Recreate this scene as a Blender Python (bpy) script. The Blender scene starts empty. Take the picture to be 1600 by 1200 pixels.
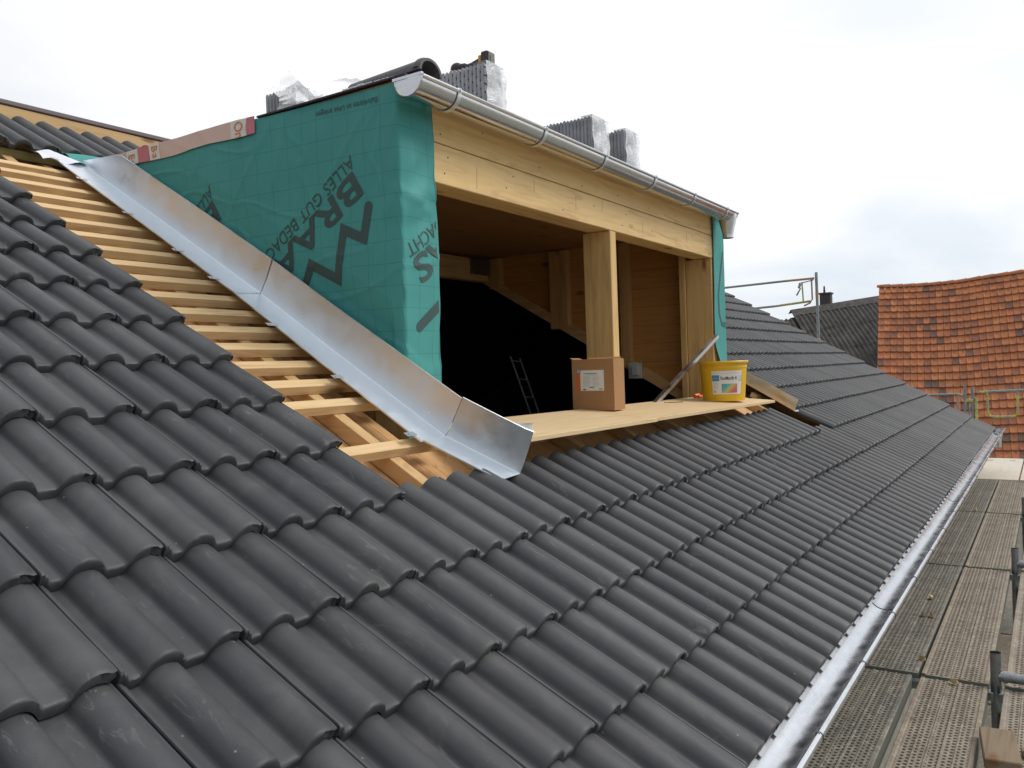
import bpy, bmesh, math, random
import numpy as np
from mathutils import Vector, Matrix, noise
random.seed(7); rng = np.random.default_rng(7)
S = bpy.context.scene; COL = S.collection
R = math.radians
TH = 0.52796; CT, ST = math.cos(TH), math.sin(TH); G = 0.3258     # roof pitch 30.25 deg, tile gauge

# ------------------------------------------------------------------ camera
cam = bpy.data.objects.new('camera', bpy.data.cameras.new('camera')); COL.objects.link(cam)
cam.location = (-2.1285, -0.6808, 1.0441)
cam.rotation_euler = (R(89.038), R(2.0135), R(-57.045))
cam.data.sensor_width = 36; cam.data.sensor_fit = 'HORIZONTAL'; cam.data.lens = 29.274
cam.data.clip_start = 0.05; cam.data.clip_end = 3000
S.camera = cam
# ------------------------------------------------------------------ world: overcast sky with thin cloud patches
SUN_EL, SUN_AZ = R(46), R(142)        # compass azimuth (0 = +y, clockwise)
W = bpy.data.worlds.new('World'); S.world = W; W.use_nodes = True
nt = W.node_tree; nt.nodes.clear(); N = nt.nodes.new; L = nt.links.new
tc = N('ShaderNodeTexCoord'); mp = N('ShaderNodeMapping'); mp.inputs['Scale'].default_value = (1, 1, 3.2)
mp.inputs['Location'].default_value = (3.1, 1.7, 0.35)
L(tc.outputs['Generated'], mp.inputs['Vector'])
n1 = N('ShaderNodeTexNoise'); n1.inputs['Scale'].default_value = 1.7; n1.inputs['Detail'].default_value = 7; n1.inputs['Roughness'].default_value = .52; n1.inputs['Distortion'].default_value = .4
L(mp.outputs['Vector'], n1.inputs['Vector'])
cr = N('ShaderNodeValToRGB'); cr.color_ramp.elements[0].position = .40; cr.color_ramp.elements[1].position = .56
cr.color_ramp.elements[0].color = (.74, .81, .89, 1); cr.color_ramp.elements[1].color = (1.04, 1.05, 1.08, 1)
e = cr.color_ramp.elements.new(.48); e.color = (.88, .92, .96, 1)
L(n1.outputs['Fac'], cr.inputs['Fac'])
# whiter and brighter towards the zenith
sx = N('ShaderNodeSeparateXYZ'); L(tc.outputs['Generated'], sx.inputs['Vector'])
mr = N('ShaderNodeMapRange'); mr.inputs['From Min'].default_value = .06; mr.inputs['From Max'].default_value = .30
L(sx.outputs['Z'], mr.inputs['Value'])
n3 = N('ShaderNodeTexNoise'); n3.inputs['Scale'].default_value = 1.1; n3.inputs['Detail'].default_value = 3
mp3 = N('ShaderNodeMapping'); mp3.inputs['Location'].default_value = (9.3, 2.2, 5.1); L(tc.outputs['Generated'], mp3.inputs['Vector']); L(mp3.outputs['Vector'], n3.inputs['Vector'])
ml = N('ShaderNodeMath'); ml.operation = 'MULTIPLY'; L(mr.outputs['Result'], ml.inputs[0])
mr3 = N('ShaderNodeMapRange'); mr3.inputs['From Min'].default_value = .38; mr3.inputs['From Max'].default_value = .56; mr3.inputs['To Max'].default_value = .85; L(n3.outputs['Fac'], mr3.inputs['Value']); L(mr3.outputs['Result'], ml.inputs[1])
mx = N('ShaderNodeMixRGB'); mx.inputs['Color2'].default_value = (1.08, 1.08, 1.09, 1)
L(ml.outputs['Value'], mx.inputs['Fac']); L(cr.outputs['Color'], mx.inputs['Color1'])
bg1 = N('ShaderNodeBackground'); bg1.inputs['Strength'].default_value = 1.0; 
mg = N('ShaderNodeMapRange'); mg.inputs['From Min'].default_value = -.9; mg.inputs['From Max'].default_value = .7; mg.inputs['To Min'].default_value = .66; mg.inputs['To Max'].default_value = 1.06
L(sx.outputs['X'], mg.inputs['Value']); L(mg.outputs['Result'], bg1.inputs['Strength']); L(mx.outputs['Color'], bg1.inputs['Color'])
sky = N('ShaderNodeTexSky'); sky.sky_type = 'NISHITA'; sky.sun_disc = False; sky.sun_elevation = SUN_EL; sky.sun_rotation = SUN_AZ
bg2 = N('ShaderNodeBackground'); bg2.inputs['Strength'].default_value = .1; L(sky.outputs['Color'], bg2.inputs['Color'])
ms = N('ShaderNodeMixShader'); ms.inputs['Fac'].default_value = .08; wo = N('ShaderNodeOutputWorld')
L(bg1.outputs[0], ms.inputs[1]); L(bg2.outputs[0], ms.inputs[2]); L(ms.outputs[0], wo.inputs['Surface'])
sun = bpy.data.objects.new('sun', bpy.data.lights.new('sun', 'SUN')); COL.objects.link(sun)
sun.data.energy = 2.0; sun.data.angle = R(24); sun.data.color = (1, .96, .9)
sd = Vector((math.sin(SUN_AZ) * math.cos(SUN_EL), math.cos(SUN_AZ) * math.cos(SUN_EL), math.sin(SUN_EL)))
sun.rotation_euler = sd.to_track_quat('Z', 'Y').to_euler()
S.view_settings.view_transform = 'Standard'; S.view_settings.look = 'None'; S.view_settings.exposure = 0.0; S.view_settings.gamma = 1

# ------------------------------------------------------------------ materials
MATS = {}
class M:
    def __init__(s, name, col=(.5, .5, .5), rough=.6, metal=0, spec=.5):
        m = bpy.data.materials.new(name); m.use_nodes = True; s.m = m; s.nt = m.node_tree; s.n = s.nt.nodes; s.b = s.n['Principled BSDF']
        s.b.inputs['Base Color'].default_value = (*col, 1); s.b.inputs['Roughness'].default_value = rough; s.b.inputs['Metallic'].default_value = metal
        s.b.inputs['Specular IOR Level'].default_value = spec
        s.tc = s.n.new('ShaderNodeTexCoord'); MATS[name] = m
    def l(s, a, b): s.nt.links.new(a, b)
    def map(s, scale=(1, 1, 1), rot=(0, 0, 0), loc=(0, 0, 0), src='Object'):
        q = s.n.new('ShaderNodeMapping'); q.inputs['Scale'].default_value = scale; q.inputs['Rotation'].default_value = rot; q.inputs['Location'].default_value = loc
        s.l(s.tc.outputs[src], q.inputs['Vector']); return q.outputs['Vector']
    def noise(s, vec, scale=5, detail=4, rough=.5, dist=0):
        q = s.n.new('ShaderNodeTexNoise'); q.inputs['Scale'].default_value = scale; q.inputs['Detail'].default_value = detail; q.inputs['Roughness'].default_value = rough; q.inputs['Distortion'].default_value = dist
        s.l(vec, q.inputs['Vector']); return q.outputs['Fac']
    def ramp(s, fac, stops):
        q = s.n.new('ShaderNodeValToRGB'); el = q.color_ramp.elements
        while len(el) < len(stops): el.new(.5)
        for e, (p, c) in zip(el, stops): e.position = p; e.color = (*c, 1) if len(c) == 3 else c
        s.l(fac, q.inputs['Fac']); return q.outputs['Color']
    def rng(s, fac, a, b, c=0, d=1):
        q = s.n.new('ShaderNodeMapRange'); s.l(fac, q.inputs['Value'])
        for k, v in zip(('From Min', 'From Max', 'To Min', 'To Max'), (a, b, c, d)): q.inputs[k].default_value = v
        return q.outputs['Result']
    def math(s, op, a, b=None, c=None):
        q = s.n.new('ShaderNodeMath'); q.operation = op
        for i, v in enumerate((a, b, c)):
            if v is None: continue
            if isinstance(v, (int, float)): q.inputs[i].default_value = v
            else: s.l(v, q.inputs[i])
        return q.outputs[0]
    def mix(s, fac, a, b, mode='MIX'):
        q = s.n.new('ShaderNodeMixRGB'); q.blend_type = mode
        for k, v in zip(('Fac', 'Color1', 'Color2'), (fac, a, b)):
            if isinstance(v, (int, float)): q.inputs[k].default_value = v
            elif isinstance(v, tuple): q.inputs[k].default_value = (*v, 1)
            else: s.l(v, q.inputs[k])
        return q.outputs['Color']
    def bump(s, h, strength=.3, dist=.01):
        q = s.n.new('ShaderNodeBump'); q.inputs['Strength'].default_value = strength; q.inputs['Distance'].default_value = dist
        s.l(h, q.inputs['Height']); s.l(q.outputs['Normal'], s.b.inputs['Normal'])
    def col(s, c): s.l(c, s.b.inputs['Base Color']); return s
    def rgh(s, c): s.l(c, s.b.inputs['Roughness']); return s
    def sep(s, vec):
        q = s.n.new('ShaderNodeSeparateXYZ'); s.l(vec, q.inputs[0]); return q.outputs
    def attr(s, name):
        q = s.n.new('ShaderNodeAttribute'); q.attribute_name = name; return q.outputs['Fac']
    def rand(s):
        q = s.n.new('ShaderNodeObjectInfo'); return q.outputs['Random']

def wood(name, axis='x', base=(.60, .405, .20), knots=True, rough=.62, board=None, var=.30):
    m = M(name, base, rough, 0, .35)
    sc = {'x': (1.1, 14, 14), 'y': (14, 1.1, 14), 'z': (14, 14, 1.1), 's': (14, 1.1, 14)}[axis]
    rot = (-TH, 0, 0) if axis == 's' else (0, 0, 0)
    q = m.n.new('ShaderNodeVectorMath'); q.operation = 'ADD'; m.l(m.map(sc, rot), q.inputs[0])
    cb = m.n.new('ShaderNodeCombineXYZ'); r = m.rand()
    for i in range(3): m.l(m.math('MULTIPLY', r, 37.0 + 11 * i), cb.inputs[i])
    m.l(cb.outputs[0], q.inputs[1]); v = q.outputs[0]
    g = m.noise(v, 1.6, 5, .62, 1.2)
    dk = tuple(c * (1 - var) for c in (base[0], base[1] * .93, base[2] * .84)); lt = tuple(min(1, c * (1 + var * .35)) for c in base)
    c = m.ramp(g, [(.28, dk), (.5, base), (.72, lt)])
    st = m.noise(m.map((1, 1, 1)), 2.3, 3, .6)
    c = m.mix(m.rng(st, .5, .75, 0, .35), c, tuple(a * b for a, b in zip(base, (.86, .78, .66))))
    c = m.mix(m.math('MULTIPLY', r, .28), c, tuple(a * b for a, b in zip(base, (.84, .74, .62))))
    if knots:
        vo = m.n.new('ShaderNodeTexVoronoi'); vo.inputs['Scale'].default_value = 1
        ks = {'x': (2.6, 7, 7), 'y': (7, 2.6, 7), 'z': (7, 7, 2.6), 's': (7, 2.6, 7)}[axis]
        q2 = m.n.new('ShaderNodeVectorMath'); q2.operation = 'ADD'; m.l(m.map(ks, rot), q2.inputs[0]); m.l(cb.outputs[0], q2.inputs[1])
        m.l(q2.outputs[0], vo.inputs['Vector'])
        k = m.math('MULTIPLY', m.rng(vo.outputs['Distance'], .09, .20, 1, 0), m.rng(m.sep(vo.outputs['Color'])[0], .60, .62, 0, 1))
        c = m.mix(m.math('MULTIPLY', k, .8), c, (.16, .075, .03))
    if board:                                                   # tongue and groove joints: (component index, pitch)
        co = m.sep(m.map())[board[0]]
        w = m.math('PINGPONG', m.math('ADD', co, board[2] if len(board) > 2 else 0), board[1] / 2)
        c = m.mix(m.rng(w, .001, .003, .6, 0), c, (.07, .035, .015))
    m.col(c); m.bump(g, .12, .004)
    return m.m
def metal(name, col=(.62, .64, .66), rough=.25, spangle=.08, stain=0, wave=.10):
    m = M(name, col, rough, 1)
    v = m.map((1, 1, 1)); n = m.noise(v, 9, 4, .6); vo = m.n.new('ShaderNodeTexVoronoi'); vo.inputs['Scale'].default_value = 55; m.l(v, vo.inputs['Vector'])
    c = m.mix(m.rng(m.sep(vo.outputs['Color'])[0], 0, 1, 0, spangle * 2), col, tuple(x * .72 for x in col))
    if stain: c = m.mix(m.rng(m.noise(m.map((3, 14, 14)), 1.5, 6, .65), .52, .72, 0, stain), c, (.13, .13, .13))
    m.col(c); m.rgh(m.rng(n, .3, .7, rough * .75, rough * 1.35)); m.bump(m.noise(m.map(), 2.2, 2, .5), wave, .03)
    return m.m

# dark grey concrete tile
m = M('concrete_tile', (.045, .047, .052), .5, 0, .42)
v = m.map(); a = m.attr('rnd'); f = m.noise(v, 420, 2, .6); p = m.noise(v, 5, 6, .65, .6)
c = m.mix(a, (.048, .050, .055), (.082, .084, .089))
c = m.mix(m.rng(f, .35, .75, 0, .35), c, (.03, .031, .034))
c = m.mix(m.rng(p, .48, .70, 0, .30), c, (.15, .15, .145))            # chalky bloom
q1 = m.noise(m.map((26, 5, 5), (-TH, 0, 0)), 1.4, 7, .72, 1.4); q2 = m.noise(v, 2.1, 3, .6)
c = m.mix(m.math('MULTIPLY', m.rng(q1, .57, .69, 0, .55), m.rng(q2, .45, .62, 0, 1)), c, (.24, .235, .22))   # scuffs from handling
c = m.mix(m.rng(m.noise(v, 1.3, 5, .65), .40, .62, .28, 0), c, (.036, .036, .038))
sp = m.n.new('ShaderNodeTexVoronoi'); sp.inputs['Scale'].default_value = 16; m.l(v, sp.inputs['Vector'])
c = m.mix(m.math('MULTIPLY', m.rng(sp.outputs['Distance'], .02, .06, .8, 0), m.rng(m.sep(sp.outputs['Color'])[1], .62, .64, 0, 1)), c, (.30, .27, .22))  # specks of dust
m.col(c); m.rgh(m.rng(p, .3, .75, .47, .60)); m.bump(f, .28, .0016)
TILE = m.m
WX = wood('spruce_along_x', 'x'); WY = wood('spruce_along_y', 'y'); WZ = wood('spruce_upright', 'z'); WS = wood('spruce_along_slope', 's')
WBEAM = wood('glulam_beam', 'x', (.77, .535, .245), True, .55, None, .26)
WPOST = wood('post_timber', 'z', (.69, .47, .205))
WBAT = wood('batten_timber', 'x', (.70, .50, .27))
WCLAD = wood('cladding_boards', 'y', (.52, .265, .085), True, .6, (2, .165, .03), .16)
WCEIL = wood('ceiling_boards', 'x', (.40, .20, .075), True, .6, (1, .19), .2)
WSHEATH = wood('sheathing_boards', 's', (.62, .37, .17), True, .7, (0, .24, .06), .35)
WPLY = wood('three_ply_board', 'x', (.66, .50, .29), False, .7, None, .16)
WOLD = wood('weathered_wood', 'x', (.33, .24, .15), True, .8, None, .4)
GALV = metal('galvanised_sheet', (.80, .85, .90), .36, .03)
GUT = metal('zinc_gutter', (.66, .67, .69), .20, .10, 0, .04)
GUTE = metal('zinc_gutter_stained', (.72, .74, .77), .24, .10, .30, .015)
STEEL = metal('scaffold_tube_steel', (.30, .33, .35), .42, .3, .6)
ALU = metal('aluminium', (.62, .63, .64), .35, .05)

# green underlay membrane with 10 cm grid
def membrane(name, base, grid=True, axis=(1, 2)):
    m = M(name, base, .6, 0, .2); v = m.map(); s = m.sep(v)
    c = m.mix(m.rng(m.noise(v, 1.6, 4, .6), .35, .7, 0, .5), base, tuple(x * 1.22 for x in base))
    if grid:
        wv = m.n.new('ShaderNodeTexNoise'); wv.inputs['Scale'].default_value = 3; m.l(v, wv.inputs['Vector'])
        off = m.math('MULTIPLY', m.math('SUBTRACT', wv.outputs['Fac'], .5), .02)
        hv = m.math('ADD', m.math('ADD', s[0], s[1]) if len(axis) > 1 and axis[0] == 1 else s[0], off)
        a = m.math('PINGPONG', m.math('ADD', hv, .042 + 10), .05); b = m.math('PINGPONG', m.math('ADD', m.math('ADD', s[2], m.math('MULTIPLY', s[1], -.02)), off), .05)
        ln = m.math('MAXIMUM', m.rng(a, .0008, .0024, .30, 0), m.rng(b, .0008, .0024, .30, 0))
        c = m.mix(ln, c, (.01, .06, .06))
    m.col(c); m.rgh(m.rng(m.noise(v, 6, 3, .5), .3, .7, .52, .72)); m.bump(m.noise(v, 260, 2, .5), .15, .0012)
    return m.m
GREEN = membrane('green_membrane', (.066, .290, .275))
GREENP = membrane('plain_green_membrane', (.064, .28, .262), False)
INK = M('membrane_ink', (.035, .075, .072), .55).m
BLACKF = M('attic_dark_underlay', (.055, .057, .062), .7, 0, .25).m  # near-black: the darkness of the attic is put into this colour
DARKEDGE = M('dark_film_edge', (.03, .015, .025), .6).m
m = M('foil_strip', (.66, .48, .41), .45, 0, .4); v = m.map(); s = m.sep(v)
br = m.math('PINGPONG', m.math('ADD', m.math('MULTIPLY', s[1], 1.0), s[2]), .006)
c = m.mix(m.rng(br, .001, .004, .25, 0), (.68, .50, .43), (.50, .30, .26)); m.col(c); m.bump(m.noise(v, 12, 3), .3, .01)
FOIL = m.m
FPINK = M('pink_print', (.56, .17, .20), .5).m; FWHITE = M('white_print', (.72, .70, .66), .5).m; FORANGE = M('orange_print', (.68, .20, .03), .5).m

def film(name, col=(.85, .87, .9), alpha=.55, rough=.22):
    m = M(name, col, rough, 0, .6); m.l(m.rng(m.noise(m.map(), 7, 5, .6, 1), .3, .7, alpha - .22, min(1, alpha + .3)), m.b.inputs['Alpha'])
    m.bump(m.noise(m.map(), 9, 5, .6, 1.5), .6, .03); return m.m
FILM = film('clear_film', alpha=.68); FILM2 = film('loose_film', (.97, .98, 1.0), .50, .35)
m = M('stacked_tile', (.16, .165, .18), .6); v = m.map(); s = m.sep(v)
row = m.math('FLOOR', m.math('DIVIDE', s[1], .0265)); par = m.math('MULTIPLY', m.math('MODULO', m.math('ABSOLUTE', row), 2), .0225)
dz = m.math('SUBTRACT', m.math('PINGPONG', m.math('ADD', m.math('ADD', s[2], par), 9), .0225), 0)
dy = m.math('ABSOLUTE', m.math('SUBTRACT', m.math('FRACT', m.math('DIVIDE', s[1], .0265)), .5))
dot = m.math('MULTIPLY', m.rng(dz, .0045, .006, 1, 0), m.rng(dy, .12, .16, 1, 0))
m.col(m.mix(m.math('MULTIPLY', dot, .93), m.mix(m.rng(m.noise(v, 20, 3), .4, .7), (.36, .375, .41), (.46, .475, .51)), (.008, .008, .01)))
STK = m.m
m = M('stacked_tile_plain', (.10, .105, .115), .6); m.col(m.mix(m.rng(m.noise(m.map(), 14, 4), .35, .7), (.25, .26, .285), (.37, .38, .41))); STK2 = m.m
m = M('cardboard', (.36, .20, .095), .8, 0, .2); m.col(m.mix(m.rng(m.noise(m.map((1, 1, 20)), 14, 3), .3, .7), (.34, .185, .085), (.39, .22, .105))); CARD = m.m
m = M('yellow_plastic', (.70, .43, .012), .42, 0, .5); m.col(m.mix(m.rng(m.noise(m.map(), 14, 6, .7), .5, .75, 0, .5), (.72, .44, .012), (.50, .34, .08))); YEL = m.m
WHITE = M('white_paper', (.72, .72, .70), .6).m; BLACK = M('black_print', (.02, .02, .02), .5).m; GREYP = M('grey_print', (.42, .42, .42), .6).m
BLUE = M('blue_print', (.05, .25, .50), .5).m; LBLUE = M('light_blue_print', (.25, .45, .62), .5).m; ORP = M('orange_label', (.60, .13, .02), .6).m
m = M('rainbow_print', (.5, .3, .3), .5); q = m.sep(m.map(src='Generated'))
RAIN = m
m = M('drill_rubber', (.035, .025, .03), .5); DRUB = m.m; DYEL = M('drill_yellow', (.60, .30, .01), .45).m; GREYPL = M('grey_plastic', (.17, .165, .15), .5).m
ORANGE = M('orange_plastic', (.85, .18, .01), .4).m
m = M('plaster', (.62, .59, .52), .85); m.col(m.mix(m.rng(m.noise(m.map(), 6, 5), .4, .7), (.62, .59, .52), (.5, .47, .42))); PLASTER = m.m
CREAM = wood('light_plywood_deck', 'x', (.62, .58, .50), False, .6, None, .1)
m = M('flaking_yellow_paint', (.45, .42, .05), .5, .2); m.col(m.mix(m.rng(m.noise(m.map(), 22, 5, .7), .45, .55), (.50, .47, .06), (.27, .28, .27))); YTUBE = m.m
m = M('rusty_orange_tube', (.5, .2, .08), .6, .2); m.col(m.mix(m.rng(m.noise(m.map(), 18, 5), .4, .6), (.55, .22, .10), (.33, .28, .24))); OTUBE = m.m
m = M('gravel_ground', (.2, .19, .17), .9); m.col(m.mix(m.rng(m.noise(m.map(), 1.2, 8, .7), .35, .65), (.14, .15, .09), (.26, .24, .21))); GROUND = m.m

# perforated scaffold plank: slotted holes in rows between raised ribs
def deckmat(name, c1, c2):
    m = M(name, c1, .75, .15, .3); v = m.map(); s = m.sep(v)
    n = m.noise(v, 4.5, 7, .7, .5); c = m.mix(m.rng(n, .35, .65), c1, c2)
    c = m.mix(m.rng(m.noise(v, 30, 5, .75), .50, .66, 0, .75), c, (.44, .39, .32))
    c = m.mix(m.rng(m.noise(v, 11, 5, .7), .58, .70, 0, .6), c, (.10, .085, .07))
    c = m.mix(m.rng(m.noise(m.map((1, 1.5, 1)), 2.2, 4, .6), .60, .78, 0, .4), c, (.16, .085, .045))
    vy = m.math('ADD', s[1], 5); px = .030; py = .0215
    iy = m.math('FLOOR', m.math('DIVIDE', vy, py)); odd = m.math('MULTIPLY', m.math('MODULO', iy, 2), .5)
    fx = m.math('ABSOLUTE', m.math('SUBTRACT', m.math('FRACT', m.math('ADD', m.math('DIVIDE', m.math('ADD', s[0], 20), px), odd)), .5))
    fy = m.math('ABSOLUTE', m.math('SUBTRACT', m.math('FRACT', m.math('DIVIDE', vy, py)), .5))
    d = m.math('SQRT', m.math('ADD', m.math('MULTIPLY', m.math('MULTIPLY', fx, fx), 1.4), m.math('MULTIPLY', fy, m.math('MULTIPLY', fy, 1.0))))
    hole = m.rng(d, .30, .37, 1, 0)
    return m, v, s, c, hole, fx
def deck_final(name, c1, c2):
    m, v, s, c, hole, _ = deckmat(name, c1, c2)
    msk = m.attr('hole')
    hm = m.math('MULTIPLY', hole, m.rng(msk, .3, .6))
    c = m.mix(m.math('MULTIPLY', hm, .88), c, (.018, .016, .014)); m.col(c)
    m.bump(m.math('MULTIPLY', m.math('SUBTRACT', 1.0, hm), 1.0), .4, .004); return m.m
DECKA = deck_final('deck_brown', (.215, .18, .14), (.31, .265, .21)); DECKB = deck_final('deck_grey', (.15, .15, .13), (.24, .225, .19))
DECKS = M('deck_side', (.22, .23, .20), .5, .4).m

# ------------------------------------------------------------------ mesh helpers
class MB:
    def __init__(s): s.v = []; s.f = []; s.mi = []; s.k = 0
    def add(s, vs, fs, mi=0):
        o = len(s.v); s.v += [tuple(p) for p in vs]; s.f += [tuple(o + i for i in f) for f in fs]; s.mi += [mi] * len(fs)
    def box(s, x0, x1, y0, y1, z0, z1, mi=0, T=None, bev=0):
        if bev and min(x1 - x0, y1 - y0, z1 - z0) > 2.2 * bev:
            X = (x0, x0 + bev, x1 - bev, x1); Y = (y0, y0 + bev, y1 - bev, y1); Z = (z0, z0 + bev, z1 - bev, z1)
            bm = bmesh.new(); bmesh.ops.create_cube(bm, size=1)
            for q in bm.verts: q.co = ((x0 + x1) / 2 + q.co.x * (x1 - x0), (y0 + y1) / 2 + q.co.y * (y1 - y0), (z0 + z1) / 2 + q.co.z * (z1 - z0))
            bmesh.ops.bevel(bm, geom=bm.edges[:], offset=bev, segments=1, affect='EDGES')
            bm.verts.index_update(); vs = [q.co.copy() for q in bm.verts]; fs = [[q.index for q in f.verts] for f in bm.faces]; bm.free()
        else:
            vs = [Vector((x, y, z)) for z in (z0, z1) for y in (y0, y1) for x in (x0, x1)]
            fs = [(0, 2, 3, 1), (4, 5, 7, 6), (0, 1, 5, 4), (2, 6, 7, 3), (0, 4, 6, 2), (1, 3, 7, 5)]
        if T: vs = [T(q) for q in vs]
        s.add(vs, fs, mi)
    def hexa(s, c8, mi=0):   # 4 bottom (ccw) + 4 top
        s.add(c8, [(3, 2, 1, 0), (4, 5, 6, 7), (0, 1, 5, 4), (1, 2, 6, 5), (2, 3, 7, 6), (3, 0, 4, 7)], mi)
    def prism(s, poly, axis, a, b, mi=0):   # polygon in the two other axes extruded along axis
        def P(u, v, w): return {'x': (w, u, v), 'y': (u, w, v), 'z': (u, v, w)}[axis]
        n = len(poly); vs = [P(u, v, a) for u, v in poly] + [P(u, v, b) for u, v in poly]
        s.add(vs, [tuple(range(n))[::-1], tuple(range(n, 2 * n))] + [(i, (i + 1) % n, n + (i + 1) % n, n + i) for i in range(n)], mi)
    def tube(s, pts, r, n=10, mi=0, cap=True, r2=None):
        pts = [Vector(p) for p in pts]; rings = []; up = Vector((0, 0, 1))
        for i, p in enumerate(pts):
            d = (pts[min(i + 1, len(pts) - 1)] - pts[max(i - 1, 0)]).normalized()
            a = d.cross(up if abs(d.z) < .95 else Vector((1, 0, 0))).normalized(); b = d.cross(a)
            rr = r if r2 is None else r + (r2 - r) * i / (len(pts) - 1)
            rings.append([p + (a * math.cos(t) + b * math.sin(t)) * rr for t in [2 * math.pi * k / n for k in range(n)]])
        vs = [q for rg in rings for q in rg]; fs = []
        for i in range(len(pts) - 1):
            for k in range(n): fs.append((i * n + k, i * n + (k + 1) % n, (i + 1) * n + (k + 1) % n, (i + 1) * n + k))
        if cap: fs += [tuple(range(n))[::-1], tuple(range((len(pts) - 1) * n, len(pts) * n))]
        s.add(vs, fs, mi)
    def grid(s, nu, nv, fn, mi=0, thick=None):
        vs = [fn(i / nu, j / nv) for j in range(nv + 1) for i in range(nu + 1)]
        s.add(vs, [(j * (nu + 1) + i, j * (nu + 1) + i + 1, (j + 1) * (nu + 1) + i + 1, (j + 1) * (nu + 1) + i) for j in range(nv) for i in range(nu)], mi)
    def lathe(s, prof, c, n=32, mi=0, sx=1, sy=1):
        vs = []; 
        for r, z in prof: vs += [(c[0] + sx * r * math.cos(2 * math.pi * k / n), c[1] + sy * r * math.sin(2 * math.pi * k / n), c[2] + z) for k in range(n)]
        fs = [(i * n + k, i * n + (k + 1) % n, (i + 1) * n + (k + 1) % n, (i + 1) * n + k) for i in range(len(prof) - 1) for k in range(n)]
        s.add(vs, fs, mi)
    def build(s, name, mats, parent=None, smooth=None, org=None):
        me = bpy.data.meshes.new(name)
        o = org if org is not None else (ORG[parent.name] if parent else (0, 0, 0)); o = Vector(o)
        me.from_pydata([Vector(p) - o for p in s.v], [], s.f)
        for mm in (mats if isinstance(mats, (list, tuple)) else [mats]): me.materials.append(mm)
        me.polygons.foreach_set('material_index', s.mi); 
        bm = bmesh.new(); bm.from_mesh(me); bmesh.ops.recalc_face_normals(bm, faces=bm.faces[:]); bm.to_mesh(me); bm.free()
        if smooth is not None:
            me.polygons.foreach_set('use_smooth', [True] * len(me.polygons)); me.set_sharp_from_angle(angle=R(smooth))
        ob = bpy.data.objects.new(name, me); COL.objects.link(ob)
        ORG[ob.name] = tuple(o)
        if parent: ob.parent = parent
        else: ob.location = o
        return ob
ORG = {}
def thing(name, label, cat, loc=(0, 0, 0), group=None):
    o = bpy.data.objects.new(name, None); COL.objects.link(o); o.location = loc; o.empty_display_size = .1
    o['label'] = label; o['category'] = cat; ORG[o.name] = tuple(loc)
    if group: o['group'] = group
    return o
def tag(o, label, cat, group=None):
    o['label'] = label; o['category'] = cat
    if group: o['group'] = group
    return o
def SL(x, s, h=0): return Vector((x, s * CT - h * ST, s * ST + h * CT))     # slope frame: along eave, up slope, out of roof
def SLv(q): return SL(q[0], q[1], q[2])
def sbox(mb, x0, x1, s0, s1, h0, h1, mi=0, bev=0): mb.box(x0, x1, s0, s1, h0, h1, mi, SLv, bev)
_tx = {}
def text2d(txt, size, align='LEFT', bold=0):
    k = (txt, size, align, bold)
    if k in _tx: return _tx[k]
    cu = bpy.data.curves.new('t', 'FONT'); cu.body = txt; cu.size = size; cu.align_x = align; cu.resolution_u = 3; cu.offset = bold
    ob = bpy.data.objects.new('t', cu); COL.objects.link(ob); bpy.context.view_layer.update()
    me = bpy.data.meshes.new_from_object(ob.evaluated_get(bpy.context.evaluated_depsgraph_get()))
    vs = [(q.co.x, q.co.y) for q in me.vertices]; fs = [tuple(p.vertices) for p in me.polygons]
    bpy.data.objects.remove(ob); bpy.data.curves.remove(cu); bpy.data.meshes.remove(me); _tx[k] = (vs, fs); return vs, fs

# ------------------------------------------------------------------ roof tiles
def rib(c, w=48, H=40.5, lo=-1, hi=1, n=15):
    out = []
    for k in range(n):
        t = math.sin(math.pi / 2 * (-1 + 2 * k / (n - 1))); 
        if lo <= t <= hi: out.append((c + w * t, H * max(0, 1 - abs(t) ** 2.15) ** .60))
    return out
PROF = [(0, 24), (2, 27), (8, 27.5), (10.5, 25), (12, 20), (15, 18.5), (18, 18), (20, 11), (23, 4), (28, 1), (38, 0), (48, 0), (51, 1)] + rib(103)[1:-1] + [(155, 1), (159, 0), (180, 0), (198, 0), (202, 1)] + [q for q in rib(254)[1:] if q[0] < 288] + [(290, 33), (293, 29.5)]
U = np.array([p[0] for p in PROF]) / 1000; HU = np.array([p[1] for p in PROF]) / 1000 - .040
KT = .032 / G
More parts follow.
